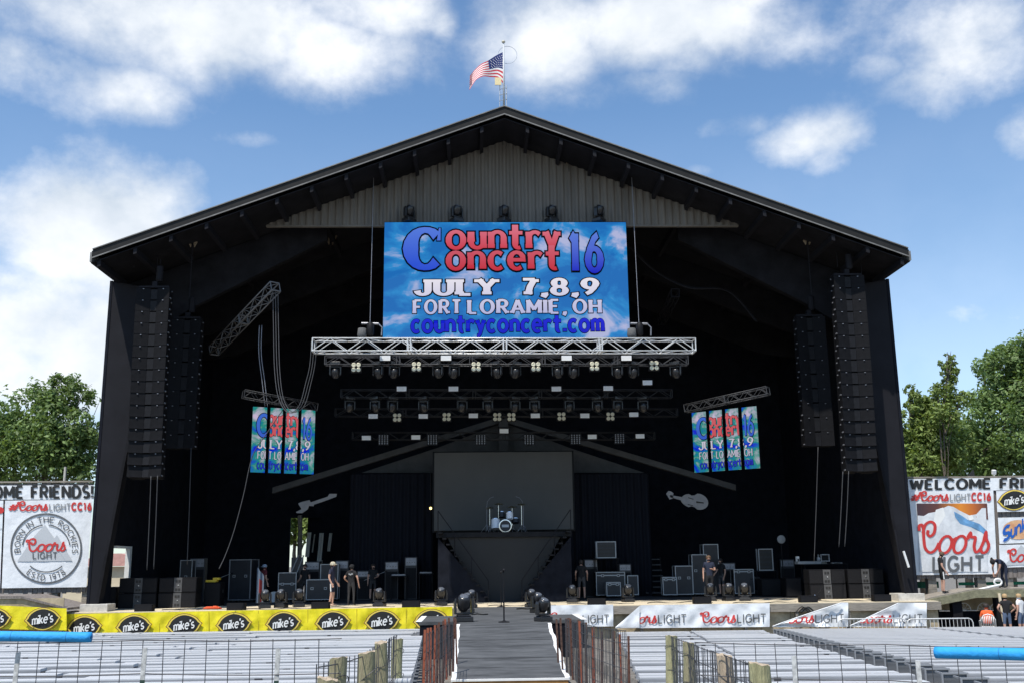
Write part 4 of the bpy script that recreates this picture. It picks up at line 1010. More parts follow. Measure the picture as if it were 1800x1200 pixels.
def arctext(s, r, a0, a1, cap, hw, up=True):
    for w, f0, f1 in words(s, .34):
        st, wd = layout(w, .34); b = MB(); k = 0
        for q in st:
            for poly in ribbon(q, hw):
                P = []
                for p in poly:
                    t = math.radians(a0+(a1-a0)*(f0+(f1-f0)*p[0]/wd)); R_ = r+(p[1]*cap if up else (1-p[1])*cap-cap)
                    P.append(F(CX+R_*math.cos(t), CY-R_*math.sin(t), .034+.0005*(k % 9)))
                b.add(P, [(0, 1, 2, 3)])
            k += 1
        b.build('lettering', M_grey, o)
arctext('BORN IN THE ROCKIES', 46, 188, -9, 9.5, .075); arctext('ESTD 1978', 56, 232, 308, 9.5, .085, False)
o, F = panel('poster_banner', 'white banner with a red dot cut by the left edge of the view', ((-150, 880), (6, 879), (0, 1033), (-150, 1035)), YL-.03)
b = MB(); blob(b, F, [(0+7*math.cos(t*.4), 896+6*math.sin(t*.4)) for t in range(16)], .02); b.build('red_dot', M_red, o)
b = MB(); b.add([F(-60, 930, .02), (F(4, 928, .02)), F(4, 929.2, .02), F(-60, 931.2, .02)], [(0, 1, 2, 3)]); b.build('rule', M_mid, o)
# right mountain poster
o, F = panel('poster_banner', 'big beer poster with snowy mountain under an orange sky, right of the stage', ((1597, 863), (1746, 861), (1753, 1008), (1609, 1010)), YR-.03)
hashline(o, F, 1600, 1741, 880, 14.5, -.012)
b = MB(); b.add([F(1611, 884, .016), F(1735, 884, .016), F(1737, 912, .016), F(1613, 913, .016)], [(0, 1, 2, 3)])
def mnt_sky():
    m = bpy.data.materials.new('poster orange sky'); m.use_nodes = True; nt = m.node_tree; L = nt.links; bs = nt.nodes['Principled BSDF']
    t = nt.nodes.new('ShaderNodeTexCoord'); s = nt.nodes.new('ShaderNodeSeparateXYZ'); L.new(t.outputs['Generated'], s.inputs[0]); r = nt.nodes.new('ShaderNodeValToRGB'); L.new(s.outputs[0], r.inputs[0])
    r.color_ramp.elements[0].color = (.05, .03, .04, 1); r.color_ramp.elements[1].color = (.08, .03, .03, 1)
    for p, c in ((.3, (.12, .04, .03)), (.62, (.70, .24, .02)), (.8, (.50, .13, .02))): e = r.color_ramp.elements.new(p); e.color = (*c, 1)
    L.new(r.outputs[0], bs.inputs['Base Color']); return m
b.build('sky_picture', mnt_sky(), o)
b = MB(); ridge = [(1613, 905), (1624, 906), (1632, 901), (1648, 898), (1658, 892), (1667, 888), (1676, 890), (1688, 897), (1704, 905), (1716, 903), (1726, 892), (1733, 892)]
for (x0, y0), (x1, y1) in zip(ridge, ridge[1:]): b.add([F(x0, y0, .024), F(x1, y1, .024), F(x1+4, 1004, .024), F(x0+4, 1004, .024)], [(0, 1, 2, 3)])
b.build('mountain_picture', mat('snow picture', (.66, .69, .72), .5, noise=(1.6, .3, (.80, .82, .84))), o)
b = MB(); blob(b, F, [(1677, 898), (1690, 905), (1700, 912), (1722, 920), (1733, 932), (1737, 945), (1725, 934), (1708, 926), (1688, 920), (1679, 908)], .030); blob(b, F, [(1722, 920), (1735, 932), (1741, 968), (1738, 952)], .032); b.build('blue_slope', mat('blue slope print', (.13, .30, .52), .5, noise=(3, .4)), o)
b = MB(); blob(b, F, [(1645, 895), (1658, 891), (1662, 905), (1650, 925), (1640, 920)], .027); b.build('snow_face', M_white, o)
b = MB(); blob(b, F, [(1700, 906), (1709, 904), (1712, 912), (1704, 914)], .034); b.build('snow_face', M_white, o)
ptext(o, F, '', 1616, 1738, 972, 54, .052, M_red, -.012, script=True, d=.045, con=.2)
ptext(o, F, 'LIGHT', 1641, 1729, 1003, 25, .10, M_grey, -.012, gap=.34, d=.045)
o, F = panel('poster_banner', 'small white banner with lemon emblem on the right sign wall', ((1751, 862), (1950, 858), (1952, 895), (1753, 899)), YR-.03); lemon_logo(F, 1783, 878, 24, 16, o, -1, .02); lemon_logo(F, 1870, 877, 24, 16, o, -1, .02)
o, F = panel('poster_banner', 'white soft drink banner with orange fruit and blue name on the right sign wall', ((1754, 909), (1900, 906), (1902, 950), (1757, 955)), YR-.03)
b = MB(); blob(b, F, [(1790+27*math.cos(t*.3), 930+17*math.sin(t*.3)) for t in range(21)], .02); b.build('fruit', mat('pale orange print', (.75, .30, .14), .5, noise=(2, .3, (.8, .55, .3))), o)
ptext(o, F, 'S', 1763, 1774, 950, 22, .13, mat('blue print', (.01, .10, .42), .5), -.5, slant=.1, d=.03); ptext(o, F, 'unkist', 1777, 1822, 944, 23, .11, MATS['blue print'], -.5, d=.03, slant=.1)
o, F = panel('poster_banner', 'white beer banner with grey mountain below the soft drink banner', ((1756, 957), (1900, 953), (1902, 992), (1758, 997)), YR-.03)
b = MB(); blob(b, F, [(1766, 993), (1795, 957), (1830, 990)], .016); b.build('mountain', M_pale, o)
ptext(o, F, '', 1772, 1832, 987, 22, .062, M_red, -.03, script=True, d=.03); 
# floodlight and pennant on top of the right wall, pole behind the left one
p = at(1748, 838, SYR); o = thing('floodlight', 'small white floodlight on top of the right sign wall', 'floodlight', p, world=True)
b = MB(); b.box((p.x, p.y, p.z+.22), (.17, .14, .20), R=Matrix.Rotation(.3, 3, 'X')); b.build('lamp_head', M_white, o, bevel=.02); b = MB(); b.tube((p.x, p.y, p.z+.05), (p.x-.03, p.y, p.z+.15), .03); b.build('bracket', M_white, o)
p = at(1708, 838, SYR+.3); b = MB(); b.add([(p.x-.2, p.y, p.z), (p.x+.16, p.y, p.z), (p.x+.12, p.y, p.z+.34), (p.x-.2, p.y+.04, p.z), (p.x+.16, p.y+.04, p.z), (p.x+.12, p.y+.04, p.z+.34)], [(0, 1, 2), (3, 4, 5), (0, 1, 4, 3), (1, 2, 5, 4), (2, 0, 3, 5)]); tag(b.build('pennant', M_ink), 'small dark pennant behind the top of the right sign wall', 'pennant')
p = at(113, 850, 50); b = MB(); b.tube((p.x, 50, 0), (p.x, 50, at(113, 820, 50).z), .07, 8); tag(b.build('pole', M_conc), 'thin grey pole rising behind the left sign wall', 'pole')

# ------------------------------------------------------------------ access ramps at both ends
ar = thing('access_ramp', 'weathered timber ramp on posts climbing to the right end of the stage', 'ramp', at(1700, 1050, 43), world=True)
P = [at(1598, 1060, 42.6), at(1640, 1048, 42.6), at(1712, 1034, 42.6), at(1990, 1029, 42.6)]
b = MB()
for q0, q1 in zip(P, P[1:]): b.prism([(q0.x, q0.z-.06), (q1.x, q1.z-.06), (q1.x, q1.z), (q0.x, q0.z)], 42.6, 44.0)
b.build('boards', M_oldwood, ar)
b = MB()
for q0, q1 in zip(P, P[1:]): b.prism([(q0.x, q0.z-.36), (q1.x, q1.z-.36), (q1.x, q1.z-.05), (q0.x, q0.z-.05)], 42.5, 42.596)
b.build('side_beam', mat('mossy timber', (.20, .19, .12), .9, noise=(4, .35), bump=(14, .5)), ar)
for px in (1680, 1757, 1820):
    q = at(px, 1045, 42.75); b = MB(); b.hull((q.x-.2, 42.7, 0), (q.x+.2, 43.0, q.z)); b.build('post', M_blackpaint, ar)
q = at(1755, 1042, 42.5); q2 = at(1765, 1092, 42.3); b = MB(); b.tube((q.x, 42.45, q.z), (q2.x, 42.3, q2.z), .06); b.build('brace', M_ply, ar)
a, c = at(1652, 1085, 43.9), at(1990, 1046, 43.9); b = MB(); b.hull((a.x, 43.9, c.z-.5), (c.x, 43.95, c.z)); tag(b.build('board_panel', M_tan), 'tan board panel under the right access ramp', 'panel')
a, c = at(1652, 1130, 43.85), at(1990, 1068, 43.85); b = MB(); b.grid(lambda u, v: (a.x+(c.x-a.x)*u, 43.84+.05*math.sin(u*80), (c.z-.02)*v), 80, 1); tag(b.build('drape', M_drape), 'black skirt drape below the tan panel under the right ramp', 'drape')
for i, px in enumerate((1695, 1730, 1752)):
    q = at(px, 1071, 43.7); o = thing('wheel_ornament', 'small white half wheel ornament under the right ramp, %s from left' % ORD[i], 'ornament', q, world=True); b = MB(); b.path([(q.x+.28*math.cos(t*pi/10), 43.7, q.z+.28*math.sin(t*pi/10)) for t in range(11)], .02, 5)
    b.build('rim', M_white, o); b = MB()
    for t in range(1, 10, 2): b.tube((q.x, 43.7, q.z), (q.x+.27*math.cos(t*pi/10), 43.7, q.z+.27*math.sin(t*pi/10)), .01, 4)
    b.build('spokes', M_white, o)
for (x0, x1, y0, y1, m, lab) in ((1606, 1650, 1021, 1033, mat('green tarp', (.02, .16, .09), .7), 'dark green strip of tarp left of the men on the ramp'), (1685, 1810, 1021, 1028, mat('light green tarp', (.03, .35, .20), .7), 'bright green strip of tarp under the right sign wall')):
    a, c = at(x0, y1, 45.5), at(x1, y0, 45.5); b = MB(); b.grid(lambda u, v: (a.x+(c.x-a.x)*u, 45.5+.04*math.sin(u*15), a.z+(c.z-a.z)*v), 24, 1); tag(b.build('tarp', m), lab, 'tarp')
al = thing('access_ramp', 'low grey board ramp at the left end of the stage', 'ramp', at(80, 1055, 42), world=True)
b = MB(); q = [at(-120, 1046, 43.2), at(70, 1044, 43.2), at(150, 1064, 43.2)]
for q0, q1 in zip(q, q[1:]): b.prism([(q0.x, q0.z-.08), (q1.x, q1.z-.08), (q1.x, q1.z), (q0.x, q0.z)], 41.4, 44.0)
b.build('boards', M_wood, al)
a = at(-120, 1046, 41.45); b = MB(); b.hull((a.x, 41.5, 0), (at(112, 1060, 41.5).x, 41.55, a.z-.15)); b.build('skirt', M_tan, al)

# ================================================================== STAGE EQUIPMENT
def ondeck(px, py, minY=None):
    q = atz(px, py, DECK+.014); 
    if minY and q.y < minY: q.y = minY; q.x = at(px, py, minY).x
    if q.y > 50.5: q.y = 50.5; q.x = at(px, py, 50.5).x
    q.z = DECK+.014 if q.y > LIP+4.6 else DECK+.002
    return q
def pxm(px, Y): return px*Y*.98/FPX
# subwoofers, two by two each side
def sub(label, group):
    o = thing('subwoofer', label, 'loudspeaker', group=group); w, h, d = 1.58, .635, .95
    b = MB(); b.hull((-w/2, 0, 0), (-.17, d, h-.012)); b.hull((.17, 0, 0), (w/2, d, h-.012)); b.hull((-.17, .2, 0), (.17, d, h-.012)); b.build('cabinet', M_spk, o, bevel=.018)
    b = MB(); b.hull((-.168, .015, .01), (.168, .198, h-.02)); b.build('port_panel', M_port, o)
    for z in (.12, .47):
        for s in (-1, 1):
            b = MB(); b.hull((s*.06-.045, .005, z-.05), (s*.06+.045, .0145, z+.05)); b.build('handle_slot', M_ink, o)
    b = MB(); b.lathe([(.035, 0), (.02, .02)], (.02, .012, .30), 10, R=Matrix.Rotation(pi/2, 3, 'X')); b.build('latch', M_chrome, o)
    for s in (-1, 1):
        b = MB(); b.hull((s*.48-.28, -.012, .03), (s*.48+.28, -.001, h-.05)); b.build('grille', M_spk2, o)
    return o
sp = []; lb = []
for (px, py, side, rot) in ((240, 1068, 'left', .03), (310, 1067, 'left', .03), (1457, 1050, 'right', -.05), (1525, 1049, 'right', -.05)):
    p = ondeck(px, py, LIP+1.1); p.y = min(p.y, 45.4); p.x = at(px, py, p.y).x; p.z = DECK+.003
    for lv in (0, 1):
        sp.append(((p.x, p.y+.03*lv, p.z+lv*.637), rot)); lb.append('black subwoofer with grey port strip, %s of the %s-hand stack at the %s' % (('bottom', 'top')[lv], 'outer' if px in (240, 1525) else 'inner', side))
seq(sub, sp, lb, 'subwoofer stacks on the stage edge')
def spk(label, p, w, h, d, rot=0, cone=True):
    o = thing('loudspeaker', label, 'loudspeaker', p, rot)
    b = MB(); b.hull((-w/2, 0, 0), (w/2, d, h)); b.build('cabinet', M_spk, o, bevel=.02)
    b = MB(); b.hull((-w/2+.04, -.012, .05), (w/2-.04, -.001, h-.05)); b.build('grille', M_spk2, o)
    b = MB(); b.hull((w/2-.001, d*.4, h*.55), (w/2+.012, d*.65, h*.68)); b.build('handle', M_ink, o)
    return o
for (px, py, w, h, lab) in ((187, 1067, .8, .88, 'plain black speaker box outside the left subwoofers'), (1575, 1047, .85, .9, 'plain black speaker box outside the right subwoofers'), (1397, 1049, .72, .88, 'tall black speaker box next to the right subwoofers'),
     (1357, 1047, .95, .8, 'wide black speaker box left of the tall one at right'), (372, 1064, .7, 1.0, 'black box with yellow cases on top beside the left subwoofers')):
    p = ondeck(px, py, LIP+1.0); spk(lab, p, w, h, .8)
    if px == 372:
        for i, (dx, dz, s) in enumerate(((-.12, 0, .5), (.1, .1, .3))):
            b = MB(); b.box((p.x+dx, p.y+.3, p.z+1.005+.05+dz), (s, .3, .10)); tag(b.build('tool_case', mat('yellow plastic', (.70, .48, .03), .5), bevel=.02), 'yellow tool case on the black box, %s' % ('lower' if i == 0 else 'upper smaller one'), 'tool case')
def fill(label, group):
    o = thing('front_fill_speaker', label, 'loudspeaker', group=group)
    b = MB(); b.prism([(-.36, 0), (.36, 0), (.36, .27), (-.36, .27)], 0, .34); b.build('cabinet', M_spk, o, bevel=.015)
    b = MB(); b.hull((-.335, -.012, .025), (.335, -.001, .245)); b.build('grille', M_spk2, o); return o
FF = [(253, 1073), (414, 1071), (566, 1068), (725, 1065), (1040, 1059), (1214, 1056), (1394, 1054), (1524, 1053)]
seq(fill, [((ondeck(x, y, LIP+.1).x, LIP+.12, DECK+.002), 0) for x, y in FF], ['low black front fill speaker on the plywood edge, %s from left' % ORD[i] for i in range(8)], 'front fills along the stage edge')
# road cases
def road_case(label, p, w, h, d, rot=0, latches=2, lid=None, m=M_case, open_front=False):
    o = thing('road_case', label, 'road case', p, rot); z0 = .12
    b = MB()
    if open_front:
        b.hull((-w/2, .25, z0), (w/2, d, h)); b.hull((-w/2, 0, z0), (-w/2+.03, .25, h)); b.hull((w/2-.03, 0, z0), (w/2, .25, h)); b.hull((-w/2, 0, h-.03), (w/2, .25, h)); b.hull((-w/2, 0, z0), (w/2, .25, z0+.03))
    else: b.hull((-w/2, 0, z0), (w/2, d, h))
    b.build('body', m, o)
    e = MB(); t = .04
    for sx in (-1, 1):
        for y in (0, d): e.box((sx*w/2, y, (z0+h)/2), (t, t, h-z0+t))
        for z in (z0, h): e.box((sx*w/2, d/2, z), (t*.98, d-t, t*.98))
    for y in (0, d):
        for z in (z0, h): e.box((0, y, z), (w-t, t*.98, t*.98))
    if lid: e.box((0, -.004, h*lid), (w-t, .03, .05))
    e.build('edge_trim', M_edge, o)
    for k in range(latches):
        x = (k-(latches-1)/2)*w*.55; zl = h*(lid or .62)
        b = MB(); b.hull((x-.07, -.02, zl-.07), (x+.07, -.003, zl+.05)); b.build('latch', M_edge, o)
        b = MB(); b.hull((x-.04, -.026, zl-.04), (x+.04, -.0205, zl+.02)); b.build('handle', M_ink, o)
    for sx in (-1, 1):
        for y in (.1, d-.1):
            b = MB(); b.lathe([(.055, -.02), (.055, .02)], (sx*(w/2-.1), y, .056), 10, R=Matrix.Rotation(pi/2, 3, 'Y')); b.build('caster', M_ink, o)
    return o
for (px, py, w, h, d, rot, la, lid, lab) in ((420, 1054, 40, 71, .8, -.25, 2, None, 'tall black road case standing at the left of the stage'), (504, 1051, 30, 45, .6, .05, 2, .62, 'black road case with latches, its lid leaning behind it, left stage'),
   (560, 1044, 42, 26, .7, 0, 2, None, 'low dark road case behind the man in navy'), (578, 1041, 30, 50, .6, 0, 0, None, 'tall dark road case deep behind the man in navy'), (1074, 1043, 50, 38, .9, 0, 2, .88, 'wide black road case with silver edges right of the catwalk'), (1079, 1046, 24, 23, .5, 0, 2, .9, 'small silver edged case in front of the wide one'),
   (1113, 1040, 18, 29, .5, 0, 0, None, 'narrow silver edged case right of the wide one'), (1178, 1037, 24, 23, .6, -.05, 2, .9, 'small silver edged case alone at right centre'), (1203, 1026, 30, 32, .7, 0, 2, None, 'dim dark road case behind the small lone one'), (1231, 1022, 26, 48, .7, 0, 2, None, 'dim tall case left of the man in black trousers'),
   (1252, 1022, 26, 66, .7, 0, 0, None, 'tallest dim case behind the man in black trousers'), (1309, 1036, 34, 36, .7, 0, 2, .92, 'silver topped console case right of the two men'), (326, 1022, 20, 38, .6, 0, 1, None, 'dim case behind the left subwoofers')):
    p = ondeck(px, py, LIP+2.2); p.y += {1079: -1.0, 560: -1.0, 1178: -.8, 1203: -.4, 1252: .6, 420: 0}.get(px, 0); p.x = at(px, py, p.y).x
    road_case(lab, p, pxm(w, p.y), at(px, py-h, p.y).z-p.z, d, rot, la, lid)
p = ondeck(504, 1046, LIP+3); o = thing('case_lid', 'silver edged case lid leaning upright beside the latched case', 'case lid', (p.x+.35, p.y+.5, p.z), world=True)
q0, q1 = at(513, 1010, p.y), at(527, 975, p.y); b = MB(); b.path([(q0.x-.16, p.y+.5, q0.z), (q1.x-.14, p.y+.5, q1.z), (q1.x+.1, p.y+.5, q1.z), (q0.x+.1, p.y+.5, q0.z-.05), (q0.x-.16, p.y+.5, q0.z)], .035, 5); b.build('edge_trim', M_edge, o); b = MB(); b.hull((q0.x-.14, p.y+.53, DECK+.02), (q1.x+.08, p.y+.6, q1.z-.1)); b.build('panel', M_case, o)
# table with open rack frame, plus clutter at right centre
def table(label, px, py, w, h, d=.6, Y=None):
    p = ondeck(px, py, LIP+5)
    if Y: p = at(px, py, Y); p.z = DECK+.002
    o = thing('table', label, 'table', p)
    W, H = pxm(w, p.y), at(px, py-h, p.y).z-p.z
    b = MB(); b.hull((-W/2, 0, H-.04), (W/2, d, H)); b.build('tabletop', M_black, o)
    for s in (-1, 1):
        for y in (.05, d-.05): b = MB(); b.tube((s*(W/2-.05), y, 0), (s*(W/2-.05), y, H-.04), .02, 6); b.build('leg', M_black, o)
    return p, W, H
def rackon(label, p, W, H, zoff, m=M_edge):
    o = thing('equipment_rack', label, 'equipment rack', (p.x, p.y+.1, p.z+zoff)); e = MB(); t = .045
    for sx in (-1, 1): e.box((sx*(W/2-t/2), 0, H/2), (t, .05, H)); e.box((sx*(W/2-t/2), .4, H/2), (t, .05, H))
    for z in (t/2, H-t/2): e.box((0, 0, z), (W-2*t, .05, t))
    e.build('edge_trim', m, o)
    b = MB(); b.hull((-W/2+t, .03, t), (W/2-t, .42, H-t)); b.build('body', M_ink, o)
    for k in range(4):
        z = t+(H-2*t)*(k+.5)/4; b = MB(); b.hull((-W/2+t+.02, .012, z-.05), (W/2-t-.02, .028, z+.05)); b.build('rack_unit', M_case, o)
        for j in range(5): b2 = None
    return o
p, W, H = table('black folding table under the silver edged rack right of centre', 1068, 1032, 44, 52); rackon('open silver edged rack standing on the table right of centre', p, pxm(35, p.y), pxm(29, p.y), H+.001)
p, W, H = table('black folding table at the right edge with a silver edged rack', 1350, 1028, 40, 26); rackon('silver edged rack standing on the right-hand table', p, pxm(26, p.y), pxm(38, p.y), H+.001)
p, W, H = table('black trestle table loaded with gear behind the right subwoofers', 1455, 1026, 80, 36, .6, 47.6); rackon('small silver framed screen among the gear behind the right subwoofers', p, pxm(16, p.y), pxm(13, p.y), H+.10)
o = thing('mixing_console', 'white topped mixing console behind the right subwoofers', 'console', (p.x-.75, p.y+.05, p.z+H+.001)); b = MB(); b.prism([(-.55, 0), (.55, 0), (.55, .12), (-.55, .12)], 0, .5); b.build('body', M_mid, o); b = MB(); b.hull((-.5, .05, .1205), (.5, .45, .14)); b.build('control_panel', M_case, o)
for i, (dx, w, hh, m) in enumerate(((-.1, .3, .3, M_pale), (.62, .5, .06, M_edge), (-1.2, .12, .35, M_white), (.1, .18, .22, M_pale))):
    o = thing('gear_box', ('pale gear box in the middle', 'flat silver gear tray at the right', 'slim white gear box at the left', 'small pale gear box behind the screen')[i]+' of the loaded trestle table', 'gear', (p.x+dx, p.y+.3+(.15 if i == 3 else 0), p.z+H+.001)); b = MB(); b.hull((-w/2, 0, 0), (w/2, .2, hh)); b.build('body', m, o, bevel=.01); b = MB(); b.hull((-w*.3, -.01, hh*.3), (w*.3, -.001, hh*.7)); b.build('front_panel', M_ink, o)
for (px, py, w, h, lab) in ((700, 1037, 30, 26, 'black folding table left of the drum riser'), (748, 1037, 26, 30, 'black keyboard table left of the drum riser'), (1330, 1036, 20, 20, 'low table between the cases at right')):
    p, W, H = table(lab, px, py, w, h); b = MB(); b.hull((p.x-W*.4, p.y+.1, p.z+H+.001), (p.x+W*.4, p.y+.4, p.z+H+.07)); tag(b.build('keyboard', M_alud if px < 800 else M_case, bevel=.01), 'thin grey keyboard lying on the '+lab.replace('black ', ''), 'keyboard')
def stand_disc(label, px, py, Y, r, m=M_mid):
    p = at(px, py, Y); o = thing('stage_fan', label, 'fan', (p.x, Y, DECK+.014)); z = p.z-DECK-.014
    b = MB(); b.lathe([(r, 0), (r, .05), (r*.9, .07), (.03, .09)], (0, 0, z), 18, R=Matrix.Rotation(pi/2, 3, 'X')); b.build('fan_disc', m, o); b = MB(); b.tube((0, .03, .03), (0, .03, z-.05), .025, 6); b.lathe([(.2, 0), (.2, .025), (.04, .04)], n=12); b.build('stand', M_black, o)
stand_disc('round grey fan on a stand right of the centre rack', 1117, 972, 53, .17); stand_disc('round grey fan on a stand left of the drum riser', 746, 976, 53, .16); stand_disc('pale round fan turned sideways on a stand at right', 1373, 947, 50, .2, M_mid)
p = ondeck(483, 1045, LIP+3); o = thing('drum', 'white drum standing on the deck by the latched road case', 'drum', p); b = MB(); b.lathe([(.24, 0), (.24, .34)], (0, .1, .24), 18, R=Matrix.Rotation(pi/2, 3, 'X')); b.build('shell', M_drum, o); b = MB(); b.lathe([(.25, .34), (.25, .37), (.2, .372)], (0, .1, .24), 18, R=Matrix.Rotation(pi/2, 3, 'X')); b.build('head', M_pale, o)
# cloth with red and white on the tall case; orange cables on the deck
p = at(455, 1030, 45.5); b = MB(); b.grid(lambda u, v: (p.x-.1+.32*u, 45.5+.06*math.sin(u*11), DECK+.15+1.5*v*(1-.25*u)), 14, 8, mfn=lambda i, j: 0 if 4 < i < 10 and j < 6 else 1); tag(b.build('draped_flag', [mat('dull red cloth', (.22, .02, .02), .9), mat('dusty blue cloth', (.10, .14, .20), .9)]), 'red and blue cloth hanging beside the tall road case', 'cloth')
for (px, py, lab) in ((1422, 1053, 'coil of orange cable on the deck before the right subwoofers'), (370, 1070, 'coil of red cable on the deck before the black box')):
    q = ondeck(px, py, LIP+.2); b = MB(); b.path([(q.x+(.36-.05*(t//10))*math.cos(t*.62), q.y+.3+.16*math.sin(t*.62), q.z+.03+.0022*t) for t in range(34)], .028, 5); tag(b.build('cable_coil', mat('orange cable', (.75, .10, .03), .5)), lab, 'cable')
q = ondeck(1438, 1053, LIP+.3); o = thing('microphone_stand', 'short tilted microphone stand before the right subwoofers', 'microphone stand', q); b = MB(); b.lathe([(.14, 0), (.14, .02), (.02, .04)], n=12); b.build('base', M_black, o); b = MB(); b.tube((0, 0, .03), (0, 0, .3), .014); b.tube((-.1, 0, .15), (.25, 0, .55), .012); b.build('pole', M_black, o); b = MB(); b.lathe([(.03, 0), (.045, .05), (.03, .1)], (-.12, 0, .12), 8); b.build('microphone', M_chrome, o)
q = at(1583, 990, 42.9); q1 = at(1578, 968, 42.9); b = MB(); b.tube((q1.x, 42.3, q1.z), (at(1587, 996, 42.9).x, 42.3, at(1587, 996, 42.9).z), .05, 8); tag(b.build('light_tube', M_white), 'white tube light strapped to the right column', 'tube light')
q0, q1 = at(1573, 930, 42.6), at(1592, 1042, 42.6); b = MB(); b.tube(q0, q1, .045, 8); tag(b.build('pole', M_frame), 'dark pole leaning on the right column below the tube light', 'pole')
# boom mic by the keyboards
for (px, py, lab) in ((658, 1046, 'boom microphone stand among the keyboards at left'), (385, 1052, 'black microphone stand beside the tall road case')):
    q = ondeck(px, py, LIP+2); o = thing('microphone_stand', lab, 'microphone stand', q); b = MB()
    for t in range(3): b.tube((0, 0, .25), (.28*math.cos(t*2.1), .28*math.sin(t*2.1), .01), .012, 5)
    b.build('tripod_base', M_black, o); b = MB(); b.tube((0, 0, .2), (0, 0, 1.1), .014, 6); b.build('pole', M_frame, o); b = MB(); b.tube((-.5, 0, .95), (.5, 0, 1.35), .011, 6); b.build('boom', M_edge, o); b = MB(); b.tube((.5, 0, 1.35), (.6, 0, 1.37), .03, 6); b.build('microphone', M_frame, o)
# pale strips painted in for daylight through curtain gaps at back left
for i, (x0, x1, y0, y1) in enumerate(((536, 544, 935, 978), (548, 551, 938, 970), (557, 566, 936, 986), (561, 564, 984, 998), (575, 581, 936, 968))):
    a, c = at(x0, y1, 58), at(x1, y0, 58); b = MB(); b.grid(lambda u, v: (a.x+(c.x-a.x)*u+.1*v, 58+.03*math.sin(u*9), a.z+(c.z-a.z)*v), 6, 3); tag(b.build('daylight_strip', mat('pale daylight', (.55, .54, .50), .9)), 'pale strip standing in for daylight at the back left opening, %s from left' % ORD[i], 'daylight strip')
p = at(526, 990, 58.5); b = MB(); b.path([(p.x, 58.5, DECK), (p.x, 58.5, at(526, 935, 58.5).z), (p.x-.05, 58.5, at(526, 905, 58.5).z)], .13, 8); tag(b.build('post', M_oldwood), 'pale round post in the back left opening', 'post')
b = MB(); q = at(548, 990, 60.6); b.hull((oA[0].x+.9, 60.4, 0), (oA[1].x, 60.5, oA[1].z+.6)); tag(b.build('blocker', M_drape), 'dark tarpaulin sheet added to narrow the bright back left opening', 'blocker')  # dark sheet added to close off part of the bright opening

def amp(label, px, py, w, h, Y, m=M_case):
    p = at(px, py, Y); z = DECK+.014; H = at(px, py-h, Y).z-z; W = pxm(w, Y); o = thing('amplifier', label, 'amplifier', (p.x, Y, z))
    b = MB(); b.hull((-W/2, 0, 0), (W/2, .5, H)); b.build('cabinet', m, o, bevel=.02)
    b = MB(); b.hull((-W/2+.05, -.012, .06), (W/2-.05, -.001, H*.74)); b.build('grille', M_spk2, o)
    b = MB(); b.hull((-W/2+.05, -.014, H*.80), (W/2-.05, -.001, H-.05)); b.build('control_panel', M_alud, o)
    for k in range(4): b = MB(); b.lathe([(.02, 0), (.018, .02)], (-W*.3+k*W*.2, -.014, H*.87), 8, R=Matrix.Rotation(pi/2, 3, 'X')); b.build('knob', M_ink, o)
    return o
for i, (px, py, w, h, Y, lab) in enumerate(((640, 1036, 26, 34, 51.2, 'in the dark left of the drum riser, leftmost'), (688, 1034, 24, 48, 51.2, 'in the dark left of the drum riser, taller'), (722, 1034, 22, 56, 51.2, 'in the dark left of the drum riser, tallest'), (1040, 1034, 24, 52, 51.2, 'behind the man in grey shorts'), (1100, 1030, 22, 40, 51.2, 'behind the wide road case'),
    (1283, 1028, 24, 40, 51.2, 'between the two right-hand cases'), (1386, 1022, 26, 40, 51.2, 'behind the tall black speaker box'), (548, 1030, 26, 44, 51.2, 'below the pale daylight strips'), (600, 1030, 24, 46, 51.2, 'right of the pale daylight strips'), (345, 1030, 26, 50, 51.2, 'in shade behind the left subwoofers'))):
    amp('dim amplifier '+lab, px, py, w, h, Y)
st_ = thing('stage_stair', 'dim black stair of wide treads at right centre behind the cases', 'stair', at(1147, 1038, 53), world=True)
q0, q1 = at(1130, 1038, 53), at(1162, 978, 53); b = MB()
for k in range(7): z0 = DECK+.014+(q1.z-DECK)*k/7; b.hull((q0.x, 52+.22*k, z0+.12), (q1.x, 52.3+.22*k, z0+.17))
b.build('treads', M_port, st_)
for s_ in (q0.x-.04, q1.x+.002):
    b = MB(); b.prism([(s_, DECK+.014), (s_+.038, DECK+.014), (s_+.038, q1.z), (s_, q1.z)], 53.3, 53.5); b.build('stringer', M_black, st_)
rc = random.Random(9)
for i in range(9):
    x0 = -14+i*3.3; y0 = LIP+.5+rc.random()*1.2; P_ = [Vector((x0+k*.55, y0+rc.uniform(-.3, .3), DECK+.018)) for k in range(6)]
    cable('black cable straggling along the plywood stage edge, %s from left' % ORD[i], P_, .016, M_ink, 1, raw=True)
